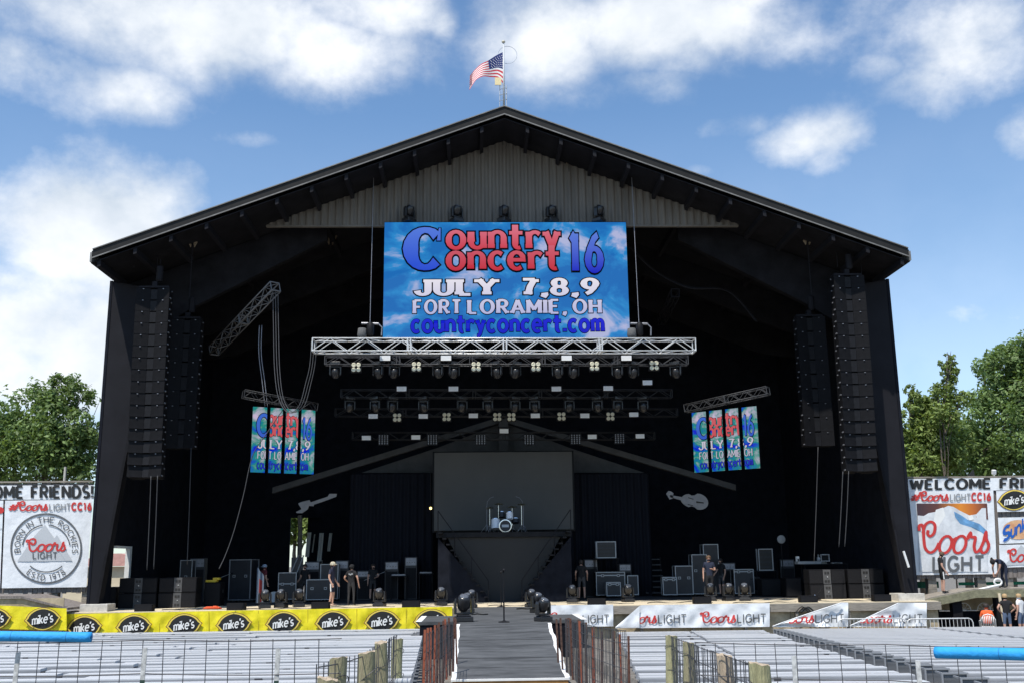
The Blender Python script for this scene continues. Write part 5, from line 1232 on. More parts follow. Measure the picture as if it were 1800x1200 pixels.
# ------------------------------------------------------------------ drum kit
KP = Vector((at(888, 931, 48.6).x, 48.6, ZR)); kit = thing('drum_kit', 'white and chrome drum kit with cymbals on the tall riser', 'drum kit', KP)
RX = Matrix.Rotation(pi/2, 3, 'X')
b = MB(); b.lathe([(.29, 0), (.29, .4)], (0, .05, .30), 22, R=RX); kd = b.build('bass_drum', M_drum, kit); b = MB(); b.lathe([(.30, .40), (.30, .44), (.27, .442)], (0, .05, .30), 22, R=RX); b.build('hoop', M_chrome, kd); b = MB(); b.lathe([(.26, .444), (.24, .446)], (0, .05, .30), 22, R=RX); b.build('drum_head', M_case, kd)
b = MB(); b.hull((-.16, -.407, .24), (.16, -.403, .36)); b.build('badge', M_pale, kd)
for (x, y, r, h, z, m, nm) in ((-.45, -.1, .20, .45, .18, M_drum, 'floor_tom'), (.22, -.05, .16, .32, .62, M_drum, 'rack_tom'), (-.14, .25, .15, .25, .72, M_case, 'rack_tom'), (.5, .2, .18, .2, .45, M_case, 'snare_drum')):
    b = MB(); b.lathe([(r, 0), (r, h)], (x, y, z), 16, R=Matrix.Rotation(-.25, 3, 'X')); t = b.build(nm, m, kit); b = MB(); b.lathe([(r*1.05, h-.02), (r*1.05, h+.015), (r*.9, h+.016)], (x, y, z), 16, R=Matrix.Rotation(-.25, 3, 'X')); b.build('hoop', M_chrome, t)
for (x, y, h, r) in ((-.72, .0, 1.15, .2), (-.3, .4, 1.35, .24), (.35, .4, 1.2, .24), (.78, .05, 1.3, .22)):
    b = MB(); b.tube((x, y, .1), (x, y, h), .016, 6)
    for t in range(3): b.tube((x, y, .35), (x+.26*math.cos(t*2.1+.5), y+.26*math.sin(t*2.1+.5), .01), .012, 5)
    st = b.build('cymbal_stand', M_chrome, kit); b = MB(); b.lathe([(r, 0), (r*.35, .03), (.04, .05), (.01, .05)], (x, y, h), 18, R=Matrix.Rotation(.18, 3, 'X')); b.build('cymbal', M_bronze, st)
for s in (-1, 1):
    b = MB(); X = s*.86; b.tube((X, .1, .1), (X, .1, 1.25), .013, 6); b.path([(X, .1, 1.2), (X-s*.03, .1, 1.45), (X-s*.16, .1, 1.62), (X-s*.34, .1, 1.68)], .008, 6)
    for t in range(3): b.tube((X, .1, .4), (X+.3*math.cos(t*2.1+.8), .1+.3*math.sin(t*2.1+.8), .01), .013, 5)
    b.build('microphone_boom', M_alud, kit)
b = MB(); b.lathe([(.17, .5), (.18, .58), (.1, .6)], (0, .75, 0), 14); b.tube((0, .75, 0), (0, .75, .5), .03); b.build('stool', M_case, kit)
# small working lamp left of the video wall
q = at(757, 893, 51.9); b = MB(); b.lathe([(.02, -.05), (.06, -.02), (.06, .05), (.02, .08)], q, 10); tag(b.build('lamp', mat('lit amber bulb', (1, .75, .25), .4, emit=3)), 'small lit amber lamp left of the unlit video wall', 'lamp')
b = MB(); b.tube((q.x, q.y-.0, q.z+.08), (q.x, q.y, q.z+2.2), .01, 5); tag(b.build('hanging_cable', M_ink), 'thin cable holding the small amber lamp', 'cable')

# ================================================================== PEOPLE
def person(label, loc, rz_, shirt, pants, shoes, pose=None, shorts=True, skin=None, hair=None, cap=None, H=1.76, tank=False, print_=None, stripe=False, group=None):
    J = dict(pelvis=(0, 0, .95), spine=(0, .01, 1.14), chest=(0, .015, 1.34), neck=(0, .01, 1.50), jaw=(0, -.015, 1.575), head=(0, -.005, 1.66), crown=(0, .005, 1.735), nose=(0, -.115, 1.635), earL=(-.088, .005, 1.645), earR=(.088, .005, 1.645))
    for s, n in ((-1, 'L'), (1, 'R')):
        J['sh'+n] = (s*.175, .015, 1.425); J['el'+n] = (s*.235, .04, 1.13); J['wr'+n] = (s*.255, -.03, .88)
        J['hip'+n] = (s*.095, 0, .90); J['kn'+n] = (s*.115, -.02, .50); J['an'+n] = (s*.125, .02, .085); J['toe'+n] = (s*.15, -.17, .035)
    J.update(pose or {})
    J = {k: Vector(v) for k, v in J.items()}
    RAD = dict(pelvis=.150, spine=.135, chest=.155, neck=.056, jaw=.070, head=.092, crown=.062, nose=.016, earL=.018, earR=.018, sh=.072, el=.043, wr=.029, hip=.098, kn=.058, an=.040, toe=.036)
    E_ = [('pelvis', 'spine', 'S'), ('spine', 'chest', 'S'), ('chest', 'neck', 'S'), ('neck', 'jaw', 'K'), ('jaw', 'head', 'K'), ('head', 'crown', 'K'), ('head', 'nose', 'K'), ('head', 'earL', 'K'), ('head', 'earR', 'K')]
    for n in 'LR': E_ += [('chest', 'sh'+n, 'S'), ('sh'+n, 'el'+n, 'A'), ('el'+n, 'wr'+n, 'K'), ('pelvis', 'hip'+n, 'P'), ('hip'+n, 'kn'+n, 'T'), ('kn'+n, 'an'+n, 'C'), ('an'+n, 'toe'+n, 'F')]
    V = list(J.keys()); P = [J[k] for k in V]; R_ = [RAD.get(k, RAD.get(k[:-1])) for k in V]; ed = [(V.index(a), V.index(b_)) for a, b_, _ in E_]; kinds = [(J[a], J[b_], t) for a, b_, t in E_]
    # hands: palm, four fingers and a thumb
    for n, s in (('L', -1), ('R', 1)):
        w = J['wr'+n]; f = (w-J['el'+n]).normalized(); side = Vector((0, -1, 0)); side = (side-f*side.dot(f)); side = side.normalized() if side.length > .1 else Vector((0, 0, -1)); nm = f.cross(side)*s
        pm = w+f*.07; iw = V.index('wr'+n); P.append(pm); R_.append(.034); V.append('palm'+n); ip = len(P)-1; ed.append((iw, ip)); kinds.append((w, pm, 'K'))
        for k, ln in enumerate((.075, .085, .08, .062)):
            b0 = pm+side*(.030-.02*k)+f*.03; b1 = b0+f*ln*.55; b2 = b1+f*ln*.42-nm*.02
            o = len(P); P += [b0, b1, b2]; R_ += [.0095, .0085, .0075]; V += ['f']*3; ed += [(ip, o), (o, o+1), (o+1, o+2)]; kinds.append((b0, b2, 'K'))
        t1 = w+f*.035+side*.045; t2 = t1+f*.05+side*.012; o = len(P); P += [t1, t2]; R_ += [.012, .0095]; V += ['t']*2; ed += [(iw, o), (o, o+1)]; kinds.append((w, t2, 'K'))
    me = bpy.data.meshes.new('body'); me.from_pydata(P, ed, []); ob = bpy.data.objects.new('body', me); COL.objects.link(ob)
    ob.modifiers.new('skin', 'SKIN'); sv = me.skin_vertices[0].data
    for i, r in enumerate(R_): sv[i].radius = (r, r*(.74 if V[i] in ('pelvis', 'spine', 'chest') else 1)); sv[i].use_root = (i == 0)
    ss = ob.modifiers.new('sub', 'SUBSURF'); ss.levels = 1; ss.render_levels = 1
    dg = bpy.context.evaluated_depsgraph_get(); m2 = bpy.data.meshes.new_from_object(ob.evaluated_get(dg)); bpy.data.objects.remove(ob)
    m2.materials.clear()
    for m in (skin or M_skin, shirt, pants, shoes): m2.materials.append(m)
    def near(c):
        bd, bt, bk = 9, 0, 'K'
        for a, b_, t in kinds:
            e = b_-a; u = max(0, min(1, (c-a).dot(e)/max(1e-9, e.length_squared))); d = (c-a-e*u).length
            if t in 'SP': d -= .08
            if t == 'T': d -= .035
            if d < bd: bd, bt, bk = d, u, t
        return bk, bt
    zw = J['pelvis'].z+.03
    mi = []
    for f in m2.polygons:
        k, t = near(f.center); i = 0
        if k == 'S': i = 1
        elif k == 'A': i = 1 if (t < .55 and not tank) else 0
        elif k in 'PT': i = 2 if (not shorts or k == 'P' or t < .80) else 0
        elif k == 'C': i = 0 if shorts else 2
        elif k == 'F': i = 3
        if k == 'S' and (f.center-J['pelvis']).dot((J['spine']-J['pelvis']).normalized()) < .02: i = 2
        if k == 'S' and (f.center-J['neck']).length < .065: i = 0
        mi.append(i)
    m2.polygons.foreach_set('material_index', mi); m2.polygons.foreach_set('use_smooth', [True]*len(m2.polygons))
    root = thing('person', label, 'person', loc, rz_, group); root.scale = (H/1.76,)*3
    bo = bpy.data.objects.new('body', m2); COL.objects.link(bo); bo.parent = root
    hd = J['head']; up = (J['crown']-J['neck']).normalized(); fw = (J['nose']-hd); fw = (fw-up*fw.dot(up)).normalized(); sx = fw.cross(up)
    def hp(x, y, z): return hd+sx*x+fw*y+up*z
    b = MB(); vs = []; n = 14
    prof = [(.112, -.03), (.116, .02), (.105, .065), (.07, .098), (.02, .112)] if cap else [(.104, -.055), (.113, -.01), (.110, .04), (.085, .085), (.02, .108)]
    for r, z in prof:
        for j in range(n):
            a = 2*pi*j/n; y = math.sin(a)
            lift = (.055*max(0, y)**2 if not cap else .01*max(0, y)) if z < .03 else 0
            vs.append(hp(r*math.cos(a)*.93, r*y, z+lift))
    fs = [(i*n+j, i*n+(j+1) % n, (i+1)*n+(j+1) % n, (i+1)*n+j) for i in range(len(prof)-1) for j in range(n)]+[tuple(range((len(prof)-1)*n, len(prof)*n))]
    b.add(vs, fs)
    if cap:
        bk = -1 if cap[1] == 'back' else 1
        br = [hp(.085*math.cos(a), bk*(.09+.10*math.sin(a)), .012-.03*math.sin(a)) for a in [pi*k/8 for k in range(9)]]
        b.add(br+[p+up*.008 for p in br], [tuple(range(9)), tuple(range(17, 8, -1))]+[(i, i+1, i+10, i+9) for i in range(8)])
        b.build('cap', cap[0], bo, smooth=True)
        b = MB(); b.lathe([(.088, 0), (.100, .05), (.095, .09)], (0, 0, 0), 12, R=Matrix.Identity(3)); hb = MB()
        pts = [hp(.10*math.cos(pi+pi*k/8)*.95, .10*math.sin(pi+pi*k/8), z) for z in (-.07, -.028) for k in range(9)]
        hb.add(pts, [(k, k+1, k+10, k+9) for k in range(8)]); hb.build('hair', hair or M_hair, bo, smooth=True)
    else: b.build('hair', hair or M_hair, bo, smooth=True)
    for s in (-1, 1):
        e = MB(); e.lathe([(.004, -.008), (.012, -.003), (.012, .003), (.004, .008)], hp(s*.034, .088, .0), 8); e.build('eye', M_ink, bo)
    e = MB(); e.box(hp(0, .084, -.062), (.04, .012, .010)); e.build('mouth', mat('lips', (.30, .11, .09), .6), bo)
    if print_:
        e = MB(); c = J['chest']+Vector((0, .128, .0)); e.grid(lambda u, v: c+Vector(((u-.5)*.2, .012-.12*(u-.5)**2, (v-.5)*.06+.02*math.sin(u*9))), 8, 1); e.build('shirt_print', print_, bo)
    if stripe:
        for s in (('L', -1), ('R', 1)):
            a, c = J['hip'+s[0]], J['kn'+s[0]]; e = MB(); o = Vector((s[1]*.098, -.0, 0)); o2 = Vector((s[1]*.074, 0, 0)); e.add([a+o+Vector((0, -.02, 0)), a+o+Vector((0, .02, 0)), (a.lerp(c, .8))+o2+Vector((0, .02, 0)), (a.lerp(c, .8))+o2+Vector((0, -.02, 0))], [(0, 1, 2, 3)]); e.build('side_stripe', M_white, bo)
    return root
M_hair = mat('dark hair', (.025, .018, .014), .7); M_hairb = mat('brown hair', (.10, .055, .03), .7); M_hairf = mat('fair hair', (.42, .28, .14), .7)
C_black = mat('black cloth', (.010, .010, .012), .9); C_navy = mat('navy cloth', (.022, .025, .050), .9); C_navyd = mat('dark navy cloth', (.012, .018, .040), .9); C_maroon = mat('maroon cloth', (.13, .022, .03), .9)
C_grey = mat('grey shorts cloth', (.055, .055, .060), .9); C_jean = mat('dark jeans', (.028, .028, .030), .9); C_denim = mat('blue denim', (.10, .14, .22), .9); C_orange = mat('orange cloth', (.80, .12, .025), .8); C_shoe = mat('dark shoes', (.02, .02, .02), .7); C_white = mat('white cloth', (.70, .70, .70), .8); C_sand = mat('sand shoes', (.45, .30, .22), .7); C_khaki = mat('pale cap cloth', (.62, .55, .40), .8)
def foot(px, py, minY=None): q = ondeck(px, py, minY); return q
arms_out = dict(elL=(-.30, .05, 1.16), wrL=(-.32, -.05, .90), elR=(.32, .06, 1.17), wrR=(.20, -.14, 1.0))
person('man in white cap, navy shirt and shorts standing side on at the stage edge', foot(583, 1064, LIP+.5), 1.35, C_navy, C_navyd, C_sand, dict(elL=(-.22, .06, 1.13), wrL=(-.24, -.06, .90), elR=(.22, .02, 1.14), wrR=(.22, -.13, .91), anL=(-.11, .06, .085), toeL=(-.13, -.13, .035)), cap=(C_khaki, 'front'), H=1.84, stripe=True, hair=M_hairb)
person('man in printed black shirt and dark jeans, back turned, beside the white-capped man', foot(617, 1063, LIP+.5), 2.9, C_black, C_jean, C_shoe, arms_out, shorts=False, print_=M_mid, H=1.72, cap=(C_black, 'back'))
person('stagehand in maroon shirt and blue cap between the two cases at left', foot(463, 1050, LIP+3.2), 2.3, C_maroon, C_jean, C_shoe, dict(elR=(.26, -.02, 1.16), wrR=(.24, -.22, 1.10)), cap=(mat('pale blue cap', (.30, .38, .50), .8), 'back'), H=1.76, shorts=True)
person('dim man in dark clothes standing in shade left of the drum riser', foot(655, 1046, LIP+6), .3, C_black, C_jean, C_shoe, dict(elR=(.27, -.05, 1.17), wrR=(.12, -.22, 1.12)), H=1.72)
person('dim man in dark shirt behind the low case at left', foot(535, 1040, LIP+8), -.3, C_black, C_jean, C_shoe, dict(wrL=(-.2, -.22, 1.0)), H=1.75, shorts=False)
person('man in black shirt and grey shorts, back turned, right of the catwalk', foot(1023, 1053, LIP+3), pi-.1, C_black, C_grey, C_shoe, dict(elL=(-.27, .05, 1.15), wrL=(-.26, -.10, .96), elR=(.27, .05, 1.15), wrR=(.26, -.10, .96)), H=1.80)
person('man in dark shirt and black trousers facing out behind the three moving heads at right', foot(1249, 1052, LIP+3), -.1, C_navyd, C_black, C_shoe, dict(elR=(.24, -.02, 1.15), wrR=(.10, -.24, 1.20), wrL=(-.25, -.05, .86)), shorts=False, H=1.92, hair=M_hairb)
person('man in dark shirt and grey shorts turned left beside the man in black trousers', foot(1270, 1046, LIP+4.5), -1.0, C_black, C_grey, C_shoe, dict(elL=(-.24, -.06, 1.15), wrL=(-.2, -.22, 1.05), wrR=(.26, -.10, .88)), H=1.78)
qa = at(1659, 1041.5, 43.0); person('young man in black shirt and striped black shorts looking down on the right ramp', qa, 1.45, C_black, C_black, C_shoe, dict(jaw=(0, -.05, 1.575), head=(0, -.075, 1.645), crown=(0, -.09, 1.725), nose=(0, -.175, 1.585), earL=(-.088, -.07, 1.635), earR=(.088, -.07, 1.635), wrR=(.25, -.14, .92), elR=(.24, .0, 1.14), wrL=(-.24, -.1, .9)), hair=M_hairb, H=1.70, stripe=True)
bend = dict(pelvis=(0, .12, .93), spine=(0, .0, 1.06), chest=(0, -.20, 1.17), neck=(0, -.36, 1.16), jaw=(0, -.43, 1.12), head=(0, -.50, 1.10), crown=(0, -.58, 1.09), nose=(0, -.50, .985), earL=(-.088, -.49, 1.10), earR=(.088, -.49, 1.10), shL=(-.17, -.26, 1.16), shR=(.17, -.26, 1.16), elL=(-.20, -.34, .86), elR=(.20, -.34, .86), wrL=(-.10, -.42, .62), wrR=(.10, -.42, .62), hipL=(-.095, .10, .88), hipR=(.095, .10, .88), knL=(-.12, .03, .48), knR=(.12, .03, .48))
qb = at(1766, 1032.5, 43.0); person('man in dark clothes and cap bending over a white pipe on the right ramp', qb, -1.25, C_navyd, C_navyd, C_shoe, bend, shorts=False, skin=M_skind, cap=(C_black, 'back'), H=1.72)
qp = at(1752, 1031, 42.9); b = MB(); b.tube(at(1618, 1058, 42.75), Vector((qp.x, 42.75, qp.z+.08)), .045, 8); b.path([Vector((qp.x, 42.75, qp.z+.08))+Vector((.16*math.sin(t*.6), 0, .13-.13*math.cos(t*.6))) for t in range(11)], .04, 6); tag(b.build('pipe', M_white), 'long white pipe lying along the right ramp to the bending man', 'pipe')
PG = 41.2
def pit(px, py, Y=41.0): q = at(px, py, Y); return Vector((q.x, Y, 0))
akim = dict(elL=(-.36, .08, 1.18), wrL=(-.20, -.06, 1.02), elR=(.36, .08, 1.18), wrR=(.20, -.06, 1.02))
person('woman in black tank top and denim shorts, hands on hips, under the right ramp', pit(1775, 1130, 41.0), 3.0, C_black, C_denim, C_sand, akim, tank=True, hair=M_hairf, H=1.68)
person('woman in white top cut by the right edge of the view', pit(1800, 1130, 41.0), -2.6, C_white, C_denim, C_sand, dict(elL=(-.3, .05, 1.2), wrL=(-.2, -.18, 1.05)), tank=True, hair=M_hairf, H=1.68)
sit = dict(pelvis=(0, 0, .50), spine=(0, .03, .68), chest=(0, .03, .88), neck=(0, .02, 1.04), jaw=(0, -.01, 1.115), head=(0, 0, 1.20), crown=(0, .01, 1.275), nose=(0, -.11, 1.175), earL=(-.088, .01, 1.185), earR=(.088, .01, 1.185), shL=(-.175, .03, .965), shR=(.175, .03, .965), elL=(-.25, .0, .70), elR=(.25, 0, .70), wrL=(-.22, -.22, .62), wrR=(.22, -.22, .62), hipL=(-.095, -.03, .48), hipR=(.095, -.03, .48), knL=(-.13, -.44, .50), knR=(.13, -.44, .50), anL=(-.13, -.44, .085), anR=(.13, -.44, .085), toeL=(-.14, -.62, .035), toeR=(.14, -.62, .035))
q = pit(1740, 1130, 41.4); person('seated person in orange shirt with dark hair, seen from behind under the right ramp', q, 2.8, C_orange, C_jean, C_shoe, sit, skin=M_skind, H=1.76)
def chair(label, p, rz_):
    o = thing('plastic_chair', label, 'chair', p, rz_, 'white plastic garden chairs'); W_ = M_white
    b = MB(); b.hull((-.24, -.24, .40), (.24, .22, .43)); b.build('seat', W_, o, bevel=.01)
    b = MB()
    arcp = [(-.27, .18, .42), (-.26, .25, .70), (-.15, .30, .86), (0, .31, .90), (.15, .30, .86), (.26, .25, .70), (.27, .18, .42)]; b.path(arcp, .022, 6)
    for k in range(-3, 4): b.tube((k*.065, .22, .43), (k*.062, .30, .86-abs(k)*.022), .016, 5)
    b.build('backrest', W_, o, smooth=True)
    for s in (-1, 1):
        b = MB(); b.path([(s*.26, .24, .66), (s*.28, .0, .64), (s*.28, -.22, .62), (s*.26, -.25, .40)], .022, 6); b.build('armrest', W_, o, smooth=True)
        for y in (-.22, .2): b = MB(); b.tube((s*.22, y, .40), (s*.26, y*1.15, 0), .024, 6); b.build('leg', W_, o)
    return o
chair('white plastic chair under the orange-shirted sitter', Vector((q.x, q.y, 0)), 2.8)

# ------------------------------------------------------------------ crowd barrier
def barrier(label, px0, px1, Y):
    a, c = at(px0, 1090, Y), at(px1, 1090, Y); zt = a.z+.06; o = thing('crowd_barrier', label, 'barrier', (a.x, Y, 0), world=True, group='galvanised crowd barriers')
    b = MB(); r = .16; pts = [(a.x, Y, .2), (a.x, Y, zt-r), (a.x+.05, Y, zt-.05), (a.x+r, Y, zt), (c.x-r, Y, zt), (c.x-.05, Y, zt-.05), (c.x, Y, zt-r), (c.x, Y, .2), (a.x, Y, .2)]
    b.path(pts, .024, 8); b.build('frame', M_alu, o, smooth=True)
    b = MB(); n = 17
    for k in range(1, n): x = a.x+(c.x-a.x)*k/n; b.tube((x, Y, .2), (x, Y, zt), .011, 5)
    b.build('bars', M_alu, o)
    for x in (a.x+.3, c.x-.3): b = MB(); b.path([(x, Y-.28, .012), (x, Y, .19), (x, Y+.28, .012)], .02, 6); b.build('foot', M_alu, o)
barrier('grey crowd barrier before the sagging beer banners', 1473, 1592, 40.9); barrier('grey crowd barrier right of the sagging beer banners', 1594, 1710, 40.6)

# ================================================================== BLEACHERS
def bench_parts(L, label, group, m, endframe=False):
    o = thing('bench', label, 'bench', group=group)
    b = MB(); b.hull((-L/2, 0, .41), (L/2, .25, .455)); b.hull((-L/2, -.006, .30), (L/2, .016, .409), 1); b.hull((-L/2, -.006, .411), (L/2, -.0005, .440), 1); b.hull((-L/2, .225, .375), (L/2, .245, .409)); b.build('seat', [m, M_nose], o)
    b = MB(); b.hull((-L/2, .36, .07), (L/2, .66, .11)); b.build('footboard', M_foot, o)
    if endframe:
        pass
    n = max(2, int(L/1.8)+1)
    for k in range(n):
        x = -L/2+.25+(L-.5)*k/(n-1)
        b = MB(); b.hull((x-.03, .03, 0), (x+.03, .08, .374)); b.hull((x-.03, .20, 0), (x+.03, .25, .374)); b.hull((x-.03, .08, .30), (x+.03, .20, .374))
        pass
        b.build('leg', M_alud, o)
        if k == n//2:
            b = MB()
            b.hull((x-.055, -.03, .395), (x+.045, -.002, .44))
            b.build('splice_bracket', M_wire, o)
    if endframe:
        b = MB(); xe = -L/2
        b.hull((xe-.41, -.04, .44), (xe-.01, .0, .465)); b.hull((xe-.41, -.04, .12), (xe-.385, 0, .44)); b.hull((xe-.035, -.04, .12), (xe-.01, 0, .44)); b.hull((xe-.41, -.04, .095), (xe-.01, 0, .12)); b.hull((xe-.41, .0, .44), (xe-.385, .27, .465)); b.build('end_frame', M_edge, o)
        b = MB(); b.hull((xe-.384, -.015, .121), (xe-.036, -.005, .439)); b.build('end_panel', M_foot, o)
    return o
BPROTO = {}
def bench(L, p, rot, label, group, m=None, ef=False):
    key = (round(L, 1), ef, (m or M_plank).name)
    if key not in BPROTO:
        o = bench_parts(key[0], label, group, m or M_plank, ef); BPROTO[key] = o; o.location = p; o.rotation_euler = (0, 0, rot)
    else: o = dup(BPROTO[key], p, (0, 0, rot), label, group)
    return o
def lerp(a, c, t): return a+(c-a)*t
rnd = random.Random(3)
NROW = 29
for i in range(NROW):
    Y = 38.9-i*.95
    xin = lerp(at(738, 1110, 34).x+.1, at(739, 1180, 11).x-.15, (34-Y)/23)
    if Y > WYN-.2: xin = min(xin, wl0.x-.25)
    xl = at(-40, 1150, Y).x
    x = xin; k = 0
    while x > xl:
        L = (5.2, 4.6, 5.8)[i % 3] if k == 0 else 5.2
        miss = (k == 1 and i in (4, 5, 6)) or (k == 2 and i in (5, 6, 7))
        if not miss: bench(L, Vector((x-L/2, Y+rnd.uniform(-.05, .05), gz(Y)+rnd.uniform(-.03, .03))), rnd.uniform(-.005, .005), 'silver bench left of the catwalk, %s row from the stage, %s from the catwalk' % (ORD[i], ORD[k]), 'benches left of the catwalk')
        x -= L+.10; k += 1
# right inner block and right outer block, each row turned a little towards the stage
def aisle_x(Y):        # the slanting aisle
    t = (36-Y)/24; return lerp(at(1352, 1112, 36).x, at(1745, 1190, 12).x, t)
for i in range(NROW):
    Y = 38.7-i*.95
    xin = lerp(at(1086, 1110, 34).x, at(1098, 1180, 11).x+.3, (34-Y)/23)
    if Y > WYN-.3: xin = max(xin, wr0.x+.25)
    xa = aisle_x(Y); W = xa-xin; n = 2 if W > 4.5 else 1; rot = -.05
    for k in range(n):
        L = round(W/n-.1, 1); xc = xin+W*(k+.5)/n; yy = Y+(xc-xin)*math.tan(rot)
        bench(L, Vector((xc, yy, gz(yy)-.20+rnd.uniform(-.03, .03))), rot+rnd.uniform(-.006, .006), 'silver bench inside the slanting aisle, %s row from the stage, %s from the catwalk' % (ORD[i], ORD[k]), 'benches right of the catwalk', M_plank if i % 4 else M_plankd)
for i in range(27):
    Y = 38.7-i*1.0; xa = aisle_x(Y)
    rot = -.11; xo = xa+.95; xr = at(1850, 1150, Y).x; k = 0; x = xo
    while x < xr and k < 3:
        L = 5.2; c = Vector((x+L/2*math.cos(rot), Y+.3+(x-xo+L/2)*math.tan(rot), 0)); c.z = gz(c.y)-.20
        bench(L, c, rot, 'grey bench beyond the slanting aisle, %s row from the stage, %s from the aisle' % (ORD[i], ORD[k]), 'benches beyond the slanting aisle', M_plankd, k == 0)
        x += L*math.cos(rot)+.12; k += 1

# ================================================================== FENCES
def tpost(name, label, p, h, m, r=.022, group=None, lean=(0, 0), top=None):
    o = thing(name, label, 'post', p, group=group)
    b = MB(); t = Vector((lean[0], lean[1], h)); R = Matrix.Rotation(lean[0]/max(h, .1), 3, 'Y')
    hm = h*(.80 if top else 1)
    b.box((lean[0]*.5*hm/h, 0, hm/2), (r*2, r*.5, hm), 0, R); b.box((lean[0]*.5*hm/h, r, hm/2), (r*.5, r*1.6, hm), 0, R)
    for k in range(int(hm/.11)): b.box((lean[0]*(k+.5)*.11/h, -r*.35, (k+.5)*.11), (r*.9, r*.5, .03), 0, R)
    b.build('stake', m, o)
    if top:
        b = MB(); b.box((lean[0]*.9, 0, h*.90), (r*2, r*.5, h*.198), 0, R); b.box((lean[0]*.9, r, h*.90), (r*.5, r*1.6, h*.198), 0, R); b.build('painted_top', top, o)
    return o
M_pole2 = mat('dark rust', (.085, .045, .032), .85, noise=(9, .4))
def rust_row(spots, side, n0=0):
    for i, (px, top, Y, m, w) in enumerate(spots):
        p = at(px, top, Y); g = gz(Y); lab = {M_rust.name: 'rusty brown', M_orange.name: 'orange tipped rusty', M_pole2.name: 'dark rusted'}[m.name]
        tpost('fence_post', "%s steel post, %s from the left on the ramp's %s side" % (lab, ORD[i], side), (p.x, Y, g-.02), p.z-g+.02, m, pxm(w, Y)*.42, 'rusty steel posts either side of the ramp', (rnd.uniform(-.03, .03), 0))
O, Rr, K = M_orange, M_rust, M_pole2
rust_row([(744, 1106, 14, O, 5), (750, 1103, 15, O, 5), (756, 1102, 15.6, O, 4), (763, 1098, 16.4, O, 4), (769, 1097, 17.5, Rr, 4), (774, 1093, 18.4, Rr, 4), (779, 1090, 19.4, Rr, 4.5), (785, 1087, 20.4, O, 4.5), (791, 1085, 21.4, Rr, 4), (797, 1084, 22.6, Rr, 4), (803, 1087, 23.8, Rr, 3.5)], 'left')
rust_row([(980, 1087, 23.8, K, 4), (987, 1085, 22.8, K, 4), (994, 1086, 21.8, Rr, 4.5), (1001, 1085, 20.8, K, 4.5), (1005, 1086, 19.8, Rr, 5), (1015, 1088, 18.6, K, 5), (1021, 1091, 17.6, O, 5), (1028, 1093, 16.8, K, 4.5), (1041, 1102, 15.6, O, 5), (1055, 1109, 14.8, Rr, 5), (1075, 1108, 14, K, 6), (1089, 1114, 13.4, O, 5), (1102, 1117, 12.8, Rr, 5)], 'right')
def mesh_fence(label, pts, dz, vs, hs, r=.0045, group=None, skip_top=False):
    """woven wire panel through ground points; vs spacing along, hs list of heights"""
    b = MB(); L = [Vector(p) for p in pts]
    for a, c in zip(L, L[1:]):
        n = max(1, int((c-a).length/vs))
        for k in range(n):
            p = a.lerp(c, k/n); j = rnd.uniform(-.012, .012); lean = rnd.uniform(-.012, .022)
            b.tube((p.x-lean, p.y, p.z+.02), (p.x+j, p.y, p.z+dz), r, 4)
        for h in hs:
            m = 6; b.path([a.lerp(c, t/m)+Vector((0, 0, h-.012*math.sin(pi*t/m))) for t in range(m+1)], r*1.15, 4)
    return tag(b.build('wire_fence', M_wire), label, 'fence', group)
def gp(px, Y): q = at(px, 1150, Y); return Vector((q.x, Y, gz(Y)))
mesh_fence('rust stained wire fence strung on the posts at the left of the ramp', [gp(744, 14), gp(769, 17.5), gp(797, 22.6)], 1.0, .16, (.25, .5, .75, 1.0), .004)
mesh_fence('rust stained wire fence strung on the posts at the right of the ramp', [gp(1102, 12.8), gp(1041, 15.6), gp(994, 21.8)], 1.05, .12, (.15, .3, .45, .6, .75, .9, 1.05), .004)
# near fence across the bottom of the view, left and right of the entrance
FYL = 8.0; zt = at(250, 1124, FYL).z; g = gz(FYL)
mesh_fence('dark wire fence across the near left of the view', [gp(-80, FYL+.1), gp(250, FYL), gp(600, FYL-.3)], zt-g, .158, (.05, .45, zt-g-.24, zt-g), .0033)
mesh_fence('dark wire fence running between the left timber posts', [gp(560, 7.2), gp(640, 8.6), gp(668, 10.6), gp(698, 13.6)], at(640, 1152, 8.6).z-gz(8.6)+.02, .15, (.3, .55, at(640, 1152, 8.6).z-gz(8.6)-.22, at(640, 1152, 8.6).z-gz(8.6)), .004)
FYR = 8.2; zr = at(1400, 1131, FYR).z
mesh_fence('dark wire fence across the near right of the view', [gp(1222, FYR+.6), gp(1560, FYR-.3), gp(1900, 7.1)], zr-gz(FYR), .160, (.05, .45, zr-gz(FYR)-.26, zr-gz(FYR)), .0033)
mesh_fence('close woven wire fence between the right timber posts', [gp(1338, 7.3), gp(1272, 8.8), gp(1208, 11.5), gp(1180, 13.4)], at(1272, 1150, 8.8).z-gz(8.8), .10, (.1, .25, .4, .55, .7, .82, at(1272, 1150, 8.8).z-gz(8.8)), .0037)
